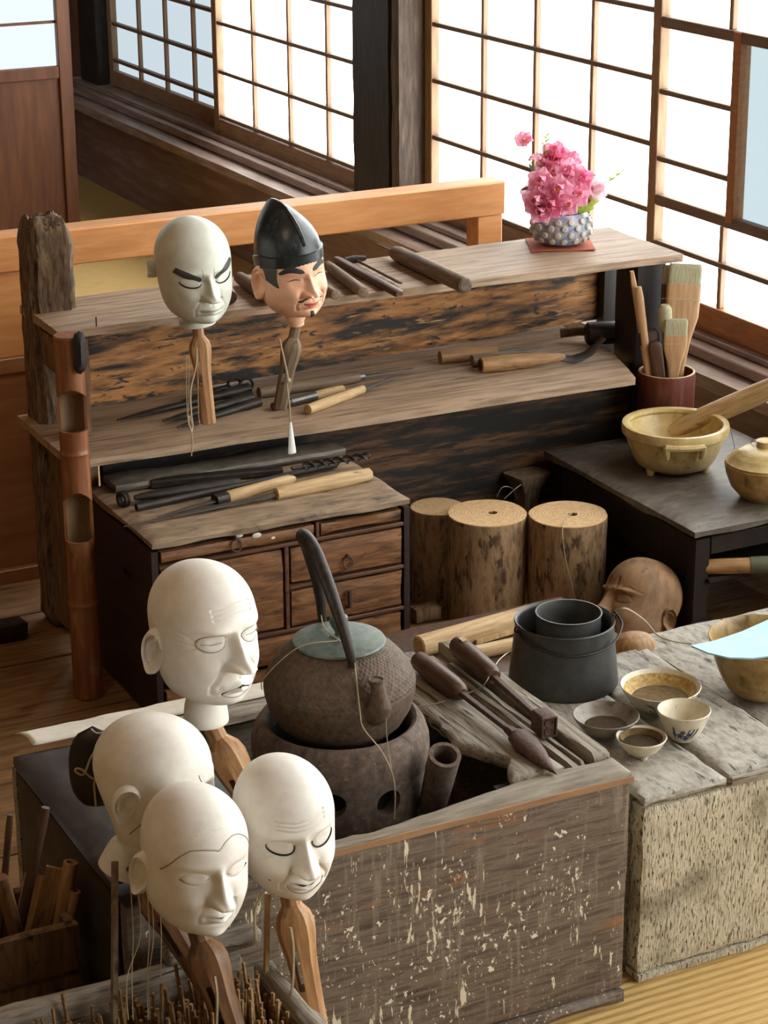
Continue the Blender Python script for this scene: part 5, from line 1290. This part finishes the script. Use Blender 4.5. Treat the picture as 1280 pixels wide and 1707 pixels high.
def blob(parent, deg, z, sx, sz, mt):
    V, Fc = [], []; n_ = 14
    V.append(polar(rr_(z), deg, z))
    for j in range(n_):
        a = 2*math.pi*j/n_; k_ = 1+.45*math.sin(5*a+deg); V.append(polar(rr_(z+sz*k_*math.sin(a)), deg+sx*k_*math.cos(a), z+sz*k_*math.sin(a)))
    for j in range(n_): Fc.append([0, 1+j, 1+(j+1) % n_])
    V2 = [v-Vector((v.x, v.y, 0)).normalized()*.0012 for v in V]; m_ = len(V)
    F2 = Fc+[[i+m_ for i in f[::-1]] for f in Fc]+[[1+j, m_+1+j, m_+1+(j+1) % n_, 1+(j+1) % n_] for j in range(n_)]
    obj('painted_flower', (V+V2, F2), mt, parent)
for d_, z_, sx, sz in ((-18, .014, 9, .0045), (-2, .010, 8, .004), (-10, .020, 6, .003), (10, .016, 6, .0028), (-34, .018, 4, .009)): blob(t_, d_, z_, sx, sz, 'indigo')
for d_ in (8, 20, 30): obj('painted_stem', tube([polar(rr_(.010), d_-14, .010), polar(rr_(.018), d_-4, .018), polar(rr_(.025), d_, .025)], .0005, 5), 'indigo', t_)

# large bowl with blue film at the right edge
t_, bgc = bowl('mixing_bowl', 'large brown-glazed bowl partly covered by blue film, at the right edge', (1278, 1062), .079, .085, SZ, 'crock_brown', .5, None, .55)
fz = SZ+.088
def filmpt(x, y, dz=0.): return at_z(x, y, fz+dz)
pts = [(1152, 1077, .004), (1180, 1089, .002), (1215, 1097, .001), (1255, 1098, 0), (1300, 1092, 0), (1345, 1070, 0), (1352, 1040, .002), (1310, 1024, .006), (1280, 1034, .007), (1235, 1054, .006), (1190, 1069, .005)]
top = [filmpt(x, y, d) for x, y, d in pts]; V = [v+Vector((0, 0, .001)) for v in top]+[v-Vector((0, 0, .0012)) for v in top]; m_ = len(top)
tag(obj('blue_film', (V, [list(range(m_)), [m_+i for i in range(m_)][::-1]]+[[i, (i+1) % m_, m_+(i+1) % m_, m_+i] for i in range(m_)]), 'blue_film', smooth=30), 'pale blue plastic sheet with a pointed corner resting on the large bowl', 'plastic sheet')

# on the black table
t_, cc_ = bowl('earthen_crock', 'yellow-glazed open crock with square lug handle on the black table', (1126, 706), .0915, .082, tz, 'crock', .55, None, .42, cat='crock')
obj('rim_band', lathe([(.0905, .066), (.0935, .068), (.0945, .077), (.093, .084), (.088, .0845), (.083, .083), (.082, .078), (.089, .068)], 64, cap=False), 'crock', t_)
for d_ in (2, 182):
    P_ = [polar(.0935, d_-19, .064), polar(.0965, d_-19, .050), polar(.0935, d_-18, .046)]
    arc_ = [polar(.0965, d_+q, .067) for q in (-20, -12, -4, 4, 12, 20)]
    obj('lug_handle', tube(arc_, .006, 8), 'crock', t_)
    for q in (-19, 19): obj('lug_end', tube([polar(.0965, d_+q, .068), polar(.0955, d_+q, .058), polar(.0915, d_+q*.97, .046)], [.0062, .006, .004], 8), 'crock', t_)
for d_ in (-52, 60, 180): obj('foot', shift(lathe([(.006, -.0005), (.0085, .008), (.008, .016), (.001, .017)], 12), polar(.058, d_, 0)), 'crock', t_)
tool('wooden_pestle', 'long pale wooden pestle leaning out of the yellow crock', 'pestle', at_z(1112, 722, tz+.035), at_z(1330, 628, tz+.16), 0, [('pestle_body', 'handle_pale', [(0, .010, .010), (.02, .0165, .0165), (.3, .019, .019), (.7, .0195, .0195), (1., .017, .017)], 20)])
lp = at_z(1279, 842, tz)-TOC*.04
lt = thing('lidded_pot', 'small tan stoneware pot with lid and wire, at the right edge of the black table', 'pot', (lp.x, lp.y, tz))
obj('pot_body', lathe([(.001, 0), (.036, 0), (.04, .004), (.056, .022), (.0645, .044), (.0665, .055), (.0675, .060), (.0655, .062), (.058, .060), (.05, .02), (.001, .01)], 56), 'crock_brown', lt)
ld = obj('lid', lathe([(.001, .058), (.0655, .0625), (.066, .065), (.062, .067), (.055, .0755), (.054, .0765), (.046, .082), (.045, .083), (.035, .0875), (.0165, .0905), (.015, .099), (.0165, .101), (.013, .1025), (.001, .102)], 56), 'crock', lt)
obj('lid_wire', tube(smoothpath([polar(.016, -60, .094), polar(.022, -70, .105), polar(.027, -80, .099), polar(.022, -70, .092)], 5), .0007, 5), 'wire', ld)
obj('pot_ring', shift(xf(torus(.0085, .0012, 16, 6), Matrix.Rotation(rad(70), 4, 'X')), polar(.0675, 8, .047)), 'wire', lt)
cw = [at_z(1206, 700, tz+.08), at_z(1216, 712, tz+.075), at_z(1224, 745, tz+.01), at_z(1222, 758, tz+.001)]
tag(obj('loose_string', tube(smoothpath(cw, 6), .0006, 5), 'wire'), 'fine wire hanging from the crock rim to the black table', 'wire')

# brush pot and brushes
bpc = at_z(1107, 731, tz); PH = z_at(1107, 618, bpc)-tz
bpt = thing('brush_pot', 'reddish bamboo pot holding brushes and sticks', 'brush pot', (bpc.x, bpc.y, tz))
obj('pot_body', lathe([(.001, 0), (.049, 0), (.0505, .003), (.0515, PH*.5), (.052, PH-.002), (.0515, PH), (.0475, PH), (.047, PH-.004), (.046, .012), (.001, .012)], 48), 'brush_pot', bpt)
obj('pot_lip', lathe([(.0517, PH-.001), (.051, PH+.0008), (.0475, PH+.0008), (.0472, PH-.001)], 48, cap=False), 'handle_pale', bpt)
def brush(name, label, base, tip, dy, parts, group='brushes in the reddish pot', cat='brush', dy2=None):
    p0 = at_y(base[0], base[1], bpc.y+dy); p1 = at_y(tip[0], tip[1], bpc.y+(dy if dy2 is None else dy2))
    F_ = frame(p0, p1, TOC)
    L = (p1-p0).length; t_ = thing(name, label, cat, p0, F_.to_quaternion(), group)
    for nm, mt_, st, ns, pw in parts: obj(nm, ell([(a*L, b, c_) for a, b, c_ in st], ns, pw), mt_, t_, smooth=40)
    return t_
def flat(hw, th, hand='brush_wood', br='bristle', split=.86): return [('handle', hand, [(0, hw*.38, th*.7), (.25, hw*.4, th*.8), (.45, hw*.62, th), (.62, hw*.97, th), (split-.06, hw, th), (split, hw, th*.95)], 16, 6.), ('binding', 'string', [(split-.115, hw*1.02, th*1.06), (split-.105, hw*1.02, th*1.06)], 16, 6.), ('bristles', br, [(split-.002, hw*.97, th*.85), (.97, hw*.98, th*.9), (1., hw*.9, th*.7)], 16, 6.)]
brush('flat_brush', 'largest wide flat brush with pale bristles, at the right of the pot', (1124, 668), (1143, 440), -.005, flat(.031, .0085), dy2=.01)
brush('flat_brush', 'dark wide brush standing behind the largest brush', (1112, 660), (1125, 442), .018, flat(.022, .006, 'handle_dark', 'bristle'), dy2=.03)
brush('flat_brush', 'shorter square flat brush in front in the pot', (1120, 660), (1127, 532), -.022, flat(.0215, .006, split=.80), dy2=-.026)
brush('round_brush', 'small round brush with bushy pale tuft', (1110, 665), (1108, 508), -.008, [('handle', 'handle_dark', [(0, .004, .004), (.7, .0055, .0055), (.74, .009, .009)], 10, 2.), ('bristles', 'bristle', [(.72, .009, .009), (.86, .013, .012), (.96, .0125, .011), (1., .007, .007)], 12, 2.)])
brush('round_brush', 'short dark brush with flat brown tuft at the left of the pot', (1098, 655), (1079, 552), .004, [('handle', 'handle_dark', [(0, .01, .006), (.4, .014, .008), (.82, .016, .009)], 12, 3.), ('bristles', 'bristle_dark', [(.82, .018, .011), (.93, .0195, .012), (1., .016, .009)], 14, 2.5)])
brush('flat_stick', 'dark lacquered spatula handle in the front of the pot', (1102, 655), (1091, 570), -.014, [('stick_body', 'handle_dark', [(0, .011, .004), (.9, .0125, .0045), (.98, .010, .004), (1., .006, .003)], 14, 4.)], cat='spatula')
brush('chopstick', 'taller pale stick standing at the left of the brush pot', (1084, 660), (1053, 452), .010, [('stick_body', 'brush_wood', [(0, .004, .003), (.9, .0052, .004), (1., .0035, .003)], 10, 3.)], cat='stick')
brush('chopstick', 'shorter broad pale stick beside the taller one in the pot', (1086, 662), (1064, 478), -.002, [('stick_body', 'brush_wood', [(0, .006, .003), (.9, .0072, .004), (1., .0055, .003)], 10, 3.)], cat='stick')
hz = .0855
hp0 = at_z(1168, 945, LS+.014); hp1 = at_z(1330, 940, LS+.0155)
tool('handled_tool', 'tool with pale wooden grip and dull green sleeve beneath the black table front', 'tool', hp0, hp1, 0, [('handle', 'handle_wood', [(0, .010, .010), (.02, .0128, .0128), (.3, .0135, .0135), (.52, .0135, .0135)], 16), ('sleeve', 'green_tape', [(.50, .0145, .0145), (.53, .0152, .0152), (.9, .015, .015), (1., .013, .013)], 16)])

# ================================================================== FLOWERS
vc = at_z(938, 412, ZT+.004)-TOC*.03
tag(obj('red_mat', rough_box(-.062, .058, -.05, .05, 0, .004, (8, 6, 1), .0015, 18, 2, .001), 'mat_red', None, (vc.x, vc.y, ZT+.0005), (0, 0, rad(-24))), 'small brick-red cloth mat under the studded vase', 'mat')
vs = thing('studded_vase', 'squat blue-grey ceramic vase covered in round studs, on the red mat', 'vase', (vc.x, vc.y, ZT+.006))
vp = [(.001, 0), (.034, 0), (.046, .006), (.0545, .02), (.0555, .034), (.052, .046), (.043, .056), (.041, .058), (.038, .056), (.045, .04), (.046, .02), (.03, .008), (.001, .008)]
obj('vase_body', lathe([p for a, b in zip(vp[:-1], vp[1:]) for p in (a, ((a[0]+b[0])/2, (a[1]+b[1])/2))]+[vp[-1]], 56, wob=.02), 'vase_blue', vs)
stud = None
for row, (zz, rr, off) in enumerate(((.012, .050, 0), (.024, .0555, .5), (.036, .0555, 0), (.047, .052, .5))):
    for k_ in range(14):
        a = (k_+off)/14*360; d = polar(1, a); nz_ = (-.35, 0, .1, .45)[row]
        M_ = frame(Vector((0, 0, 0)), Vector((d.x, d.y, nz_)))
        if stud is None:
            stud = obj('stud', lathe([(.0062, -.003), (.0062, .0005), (.0048, .0028), (.001, .0034)], 12), 'vase_dot', vs); o_ = stud
        else: o_ = stud.copy(); COL.objects.link(o_)
        o_.location = polar(rr, a, zz); o_.rotation_mode = 'QUATERNION'; o_.rotation_quaternion = M_.to_quaternion()
rng = random.Random(7)
def petal_geo(L, w, cup, ruff, seed):
    V, Fc = [], []; nu, nv = 7, 7
    for i in range(nu+1):
        u = i/nu; ww = w*math.sin(math.pi*(.12+.80*u)**.9)**.8 if u < 1 else w*.35
        for j in range(nv+1):
            v = -1+2*j/nv
            z = cup*u*u*L+ruff*L*math.sin(v*5+seed+u*3)*u*u*.5+.12*L*v*v*u
            V.append(Vector((L*u*(1-.10*v*v*u), ww*v, z)))
    for i in range(nu):
        for j in range(nv): a = i*(nv+1)+j; Fc.append([a, a+1, a+nv+2, a+nv+1])
    return V, Fc
def blossom(parent, pos, nrm, size, mt, seed, layers=2, np_=5):
    gs = []
    for l in range(layers):
        for k_ in range(np_):
            g = petal_geo(size*(1-.25*l), size*.52*(1-.15*l), .15+.55*l, .35, seed+k_*1.7+l)
            gs.append(xf(g, Matrix.Rotation(2*math.pi*(k_+.5*l)/np_+seed, 4, 'Z') @ Matrix.Rotation(rad(-18-22*l), 4, 'Y')))
    M_ = frame(Vector((0, 0, 0)), nrm)
    b = obj('blossom', join(*gs), mt, parent, pos, M_.to_quaternion(), smooth=180)
    obj('stamens', lathe([(.001, .004), (size*.10, .004), (size*.13, size*.35), (.001, size*.42)], 8), 'flower_heart', b)
    return b
fb_ = thing('flower_bunch', 'bunch of pink artificial azalea blossoms standing in the studded vase', 'flowers', (vc.x, vc.y, ZT+.03))
FY = vc.y-.01
def fpos(x, y, d=0.): return at_y(x, y, FY+d)-fb_.location
blos = [(925, 262, 0, .030, 'petal_deep'), (912, 275, .01, .026, 'petal'), (945, 290, -.03, .030, 'petal'), (903, 305, -.03, .030, 'petal'), (930, 318, -.05, .032, 'petal'), (966, 300, -.035, .027, 'petal_deep'), (960, 325, -.045, .028, 'petal'),
        (895, 335, -.04, .030, 'petal'), (918, 342, -.055, .030, 'petal_deep'), (902, 352, -.05, .026, 'petal'), (945, 340, -.055, .026, 'petal'), (990, 316, -.02, .026, 'petal_pale'), (982, 306, .01, .022, 'petal_pale'), (925, 295, .02, .03, 'petal_deep'), (950, 270, .02, .024, 'petal'), (890, 322, .0, .026, 'petal_pale'), (970, 335, -.01, .024, 'petal_deep')]
cen = fpos(932, 330, .03)
for i, (x, y, d, s_, mt_) in enumerate(blos):
    p_ = fpos(x, y, d); nrm = (p_-cen)*1.0+TOC*.055+Vector((0, 0, .02)); nrm.normalize()
    blossom(fb_, p_, nrm, s_, mt_, i*1.3, 2)
    if i % 2 == 0: obj('stem', tube(smoothpath([Vector((0, 0, 0)), p_*.5+Vector((0, 0, .01)), p_-nrm*.004], 4), .0014, 6), 'twig', fb_)
def leaf(parent, a, b, w, mt='leaf_green', bend=.006):
    a, b = Vector(a), Vector(b); L = (b-a).length; F_ = frame(a, b, Vector((-.2, -.6, .8)))
    V, Fc = [], []
    for i in range(8):
        u = i/7; ww = w*math.sin(math.pi*min(.97, .04+.93*u))**.8
        for v in (-1, 0, 1): V.append(Vector((ww*v*(1+.12*math.sin(i*2.5)), bend*math.sin(math.pi*u)+.15*ww*abs(v), L*u)))
    for i in range(7):
        for j in range(2): q = i*3+j; Fc.append([q, q+1, q+4, q+3])
    return obj('leaf', (V, Fc), mt, parent, a, F_.to_quaternion(), smooth=180)
leaf(fb_, fpos(960, 352, -.03), fpos(998, 330, -.02), .014)
leaf(fb_, fpos(965, 355, -.03), fpos(990, 345, -.03), .010)
leaf(fb_, fpos(892, 318, -.01), fpos(868, 317, -.01), .004, 'twig')
leaf(fb_, fpos(984, 300, .0), fpos(993, 292, .0), .004, 'twig')
leaf(fb_, fpos(890, 300, .0), fpos(881, 272, .0), .004, 'twig')
def sprig(name, label, path, leaves, w, mt_):
    P_ = [at_y(x, y, FY+.005) for x, y in path]; t_ = thing(name, label, 'foliage', P_[0])
    obj('stem', tube(smoothpath([p-P_[0] for p in P_], 5), .0009, 5), mt_, t_)
    sm = smoothpath(P_, 8)
    for i in range(leaves):
        f = .25+.73*i/(leaves-1); q = sm[min(len(sm)-1, int(f*(len(sm)-1)))]; nx_ = sm[min(len(sm)-1, int(f*(len(sm)-1))+1)]; d = (nx_-q); d = d.normalized() if d.length > 1e-6 else Vector((0, 0, 1))
        sd = 1 if i % 2 else -1; sz_ = w*(1.25-.8*f)
        leaf(t_, q-P_[0], q-P_[0]+d*sz_*.6+RGT*sd*sz_+Vector((0, 0, sz_*.35)), sz_*.28, 'leaf_green', .002)
sprig('fern_sprig', 'pale green fern sprig rising left behind the pink blossoms', [(930, 370), (915, 310), (906, 270), (911, 224)], 16, .014, 'leaf_green')
sprig('fern_sprig', 'pale green fern sprig reaching right past the palest blossom', [(945, 365), (975, 325), (1010, 305), (1036, 286)], 12, .014, 'leaf_green')
cs = thing('cosmos_sprig', 'two small pink cosmos flowers on thin stalks at the upper left of the vase', 'flowers', (vc.x, vc.y, ZT+.03))
def cpos(x, y): return at_y(x, y, FY+.01)-cs.location
obj('stem', tube(smoothpath([cpos(920, 370), cpos(900, 310), cpos(885, 270), cpos(876, 240)], 5), .0008, 5), 'leaf_green', cs)
obj('stem', tube(smoothpath([cpos(898, 305), cpos(892, 285), cpos(888, 265)], 5), .0007, 5), 'leaf_green', cs)
blossom(cs, cpos(874, 236), Vector((-.5, -.5, .7)), .020, 'petal', 2, 1, 6)
blossom(cs, cpos(887, 258), Vector((.2, -.5, -.6)), .013, 'petal', 4, 1, 5)
be = thing('berry_twig', 'dark purple berry twig behind the top of the pink blossoms', 'foliage', (vc.x, vc.y, ZT+.03))
def bpos(x, y): return at_y(x, y, FY+.02)-be.location
obj('stem', tube(smoothpath([bpos(935, 370), bpos(945, 300), bpos(954, 268), bpos(957, 252)], 5), .0016, 6), 'berry', be)
for x, y in ((957, 254), (955, 260), (951, 267), (960, 268), (962, 277), (966, 281), (971, 285), (975, 287), (933, 256), (937, 258)): obj('berry', shift(ell([(-.003, .001, .001), (-.0015, .0026, .0026), (.0015, .0026, .0026), (.003, .001, .001)], 8), bpos(x, y)), 'berry', be)

# ================================================================== FRONT LEFT: STRAW BOX, STICK BOX
sx0, sx1, sy0, sy1, szh = .50, .822, 1.50, 1.935, .247
sbx_ = thing('straw_box', 'rough weathered wooden box of straw holding the puppet head sticks', 'box', ((sx0+sx1)/2, (sy0+sy1)/2, 0))
def sq(name, g, mt, **k): return obj(name, shift(g, (-(sx0+sx1)/2, -(sy0+sy1)/2, 0)), mt, sbx_, **k)
sq('back_board', rough_box(sx0, sx1-.03, sy1-.03, sy1, 0, szh, (30, 3, 10), .0035, 16, 1, .005), 'weathered_x', smooth=50)
sq('back_cap', rough_box(sx0+.2, sx1-.005, sy1-.022, sy1+.006, szh-.004, szh+.018, (16, 3, 2), .003, 16, 3, .004), 'weathered_x', smooth=50)
sq('side_board', rough_box(sx1-.028, sx1, sy0, sy1-.031, 0, szh-.012, (3, 24, 8), .002, 16, 2, .004), 'weathered', smooth=50)
sq('side_board', rough_box(sx0, sx0+.025, sy0, sy1-.031, 0, szh-.012, (3, 24, 8), .002, 16, 4, .004), 'weathered', smooth=50)
sq('front_board', rough_box(sx0, sx1, sy0-.03, sy0, 0, szh-.02, (20, 2, 8), .002, 16, 5, .004), 'weathered_x', smooth=50)
rng = random.Random(11); gs = []
for i in range(1500):
    x = rng.uniform(sx0+.03, sx1-.035); yy = rng.uniform(sy0+.01, sy1-.036); h = rng.uniform(.208, .243)+(.03 if rng.random() < .10 else 0)
    dx, dy = rng.uniform(-.018, .018), rng.uniform(-.018, .012)
    x2 = min(max(x+dx, sx0+.03), sx1-.032); y2 = min(max(yy+dy, sy0+.005), sy1-.034)
    gs.append(tube([(x, yy, .01), ((x+x2)/2+.004, (yy+y2)/2, h*.6), (x2, y2, h)], [.0028, .0026, rng.uniform(.0014, .0026)], 5))
tag(obj('straw', join(*gs), 'straw'), 'dense upright cut straw packed in the weathered box', 'straw', None, 'stuff')
bx0 = thing('stick_box', 'small brown wooden box of bamboo and sticks at the left edge', 'box', (.55, 2.06, 0))
def sk(name, g, mt): return obj(name, shift(g, (-.55, -2.06, 0)), mt, bx0)
fz_ = at_y(137, 1532, 2.05).z
hz_ = fz_/4
for k_ in range(4): sk('front_slat', rough_box(.38, .652, 2.045, 2.06, hz_*k_+.001, hz_*(k_+1)-.002, (10, 1, 2), .0008, 9, k_, .002), 'old_board')
for k_ in range(2):
    sk('side_slat', rough_box(.638, .652, 2.061, 2.19, fz_/2*k_+.001, fz_/2*(k_+1)-.004, (1, 6, 2), .0008, 9, k_, .002), 'old_board')
    sk('side_slat', rough_box(.38, .394, 2.061, 2.19, fz_/2*k_+.001, fz_/2*(k_+1)-.004, (1, 6, 2), .0008, 9, k_, .002), 'old_board')
sk('back_slat', bx(.38, .652, 2.191, 2.204, 0, fz_-.03, .002), 'old_board')
sk('bottom_board', bx(.395, .637, 2.061, 2.19, .002, .012), 'old_board')
gk = 'sticks standing in the small brown box'
for nm, lab, a, b, dy, r_, mt_, hol in (('bamboo_piece', 'pale hollow bamboo end in the stick box, nearest the brazier', (96, 1560), (118, 1437), .03, .0085, 'handle_wood', 1), ('bamboo_piece', 'thinner hollow bamboo below the other in the stick box', (110, 1570), (126, 1485), .02, .006, 'handle_wood', 1),
        ('wooden_stick', 'long dark stick leaning up to the left out of the stick box', (30, 1560), (76, 1346), .05, .0062, 'handle_dark', 0), ('wooden_stick', 'thick brown stick leaning right at the left picture edge', (35, 1560), (2, 1462), .015, .0085, 'stick_brown', 0), ('wooden_stick', 'thin dark stick at the very left edge', (2, 1530), (17, 1358), .04, .004, 'handle_dark', 0),
        ('wooden_lath', 'flat pale slat leaning in the stick box beside the bamboo', (62, 1570), (92, 1446), .04, .010, 'handle_wood', 2), ('wooden_lath', 'short broad slat behind the leaning pale slat', (45, 1540), (62, 1458), .08, .014, 'handle_wood', 2)):
    p1 = at_y(b[0], b[1], 2.06+dy); p0 = at_y(a[0], a[1], 2.075+dy*.5); d_ = (p1-p0).normalized(); p0 = p0-d_*max(0, (p0.z-.03)/d_.z)
    if p0.x > .625: p0.x = .625
    L = (p1-p0).length; t_ = thing(nm, lab, 'bamboo' if hol == 1 else 'stick', p0, frame(p0, p1, TOC).to_quaternion(), gk)
    if hol == 1: obj('tube', lathe([(r_*.8, 0), (r_, .01), (r_, L-.001), (r_*.95, L), (r_*.55, L), (r_*.5, L-.03), (.0005, L-.03)], 20), mt_, t_)
    elif hol == 0: obj('stick_body', ell([(0, r_, r_), (L*.97, r_, r_), (L, r_*.8, r_*.8)], 10), mt_, t_)
    else: obj('slat_body', ell([(0, r_, .003), (L, r_, .003)], 12, 8.), mt_, t_, smooth=25)
# black curved shell with cords behind the profile head
sc0 = at_y(158, 1278, 2.02)
bs_ = thing('black_wig_shell', 'black curved wig shell tied with cord behind the profile head', 'wig', sc0)
rings = []
for i in range(15):
    v = -1+2*i/14; w_ = math.sqrt(max(.0, 1-abs(v)**2.6)); R_ = []
    for j in range(13):
        a = rad(-75+150*j/12); R_.append(Vector((RGT*(.028*w_*math.sin(a)-.0)+TOC*(.022*w_*math.cos(a)))+Vector((0, 0, .048*v))))
    for j in range(13):
        a = rad(75-150*j/12); R_.append(Vector((RGT*(.025*w_*math.sin(a))+TOC*(.017*w_*math.cos(a)-.002))+Vector((0, 0, .047*v))))
    rings.append(R_)
obj('shell', loft(rings), 'leather_black', bs_, smooth=60)
def wp_(x, y, d=-.026): return at_y(x, y, 2.02+d)
cord(bs_, [wp_(152, 1215), wp_(162, 1222), wp_(180, 1219)], .0008, 'string_white')
cord(bs_, [wp_(168, 1240), wp_(152, 1262), wp_(140, 1290), wp_(128, 1288), wp_(126, 1282), wp_(136, 1283), wp_(150, 1295), wp_(158, 1300), wp_(157, 1310), wp_(160, 1345)], .0012, 'string')
# white cloth behind the box
V, Fc = [], []
nx_, ny_ = 40, 8
ca_ = [at_z(60, 1247, .325), at_z(445, 1158, .325)]
for i in range(nx_+1):
    for j in range(ny_+1):
        x = .70+.34*i/nx_; yy = BY1-.012+.075*j/ny_
        z = .3265 if j < 2 else .3265-.018*((j-2)/6)**2+.003*mnoise.noise(Vector((x*25, yy*25, 0)))
        V.append(Vector((x, yy, z)))
for i in range(nx_):
    for j in range(ny_): a = i*(ny_+1)+j; Fc.append([a, a+ny_+1, a+ny_+2, a+1])
o_ = obj('white_cloth', (V, Fc), 'cloth_white', smooth=180); sol = o_.modifiers.new('t', 'SOLIDIFY'); sol.thickness = .0015
tag(o_, 'crumpled white cloth lying along the back rim of the brazier box', 'cloth')
tag(obj('rice_paper', rough_box(0, .10, 0, .06, 0, .002, (6, 4, 1), .002, 20, 1, 0), 'handle_pale', None, (1.60, 2.47, KZ-.04)), 'pale shaving lying behind the work block', 'wood shaving') if False else None

# ---- odds and ends
q_ = at_z(1083, 1090, .25); 
wpz = thing('carved_wood_piece', 'pale rounded wooden torso blank standing behind the work block', 'wood blank', (q_.x+.015, q_.y+.065, ZP))
obj('blank_body', ell([(0, .03, .024), (.12, .034, .027), (.19, .036, .03), (.212, .033, .027), (.224, .025, .020), (.23, .008, .006)], 24), 'handle_wood', wpz)
wz = BZ+.004
wv = [at_z(684, 1180, wz+.0), at_z(730, 1172, wz+.002), at_z(790, 1152, wz+.006), at_z(806, 1142, wz+.02), at_z(815, 1128, wz+.03)]
tag(obj('bent_wire', tube(smoothpath(wv, 6), .0009, 6), 'wire'), 'fine pale wire curling under the branding iron shanks', 'wire')
wv = [at_z(822, 1116, wz+.012), at_z(832, 1100, wz+.016), at_z(850, 1086, wz+.012), at_z(868, 1082, wz-.03)]
tag(obj('bent_wire', tube(smoothpath(wv, 6), .0009, 6), 'wire'), 'short pale wire arching between the stamp iron and the pail', 'wire')
q_ = at_z(80, 1062, ZP)
tag(obj('dark_beam', rough_box(-.6, 0, 0, .05, 0, .035, (14, 2, 2), .002, 9, 3, .004), 'dark_wood', None, (q_.x-.03, q_.y, ZP)), 'low dark beam on the floor boards left of the shelf legs', 'beam')
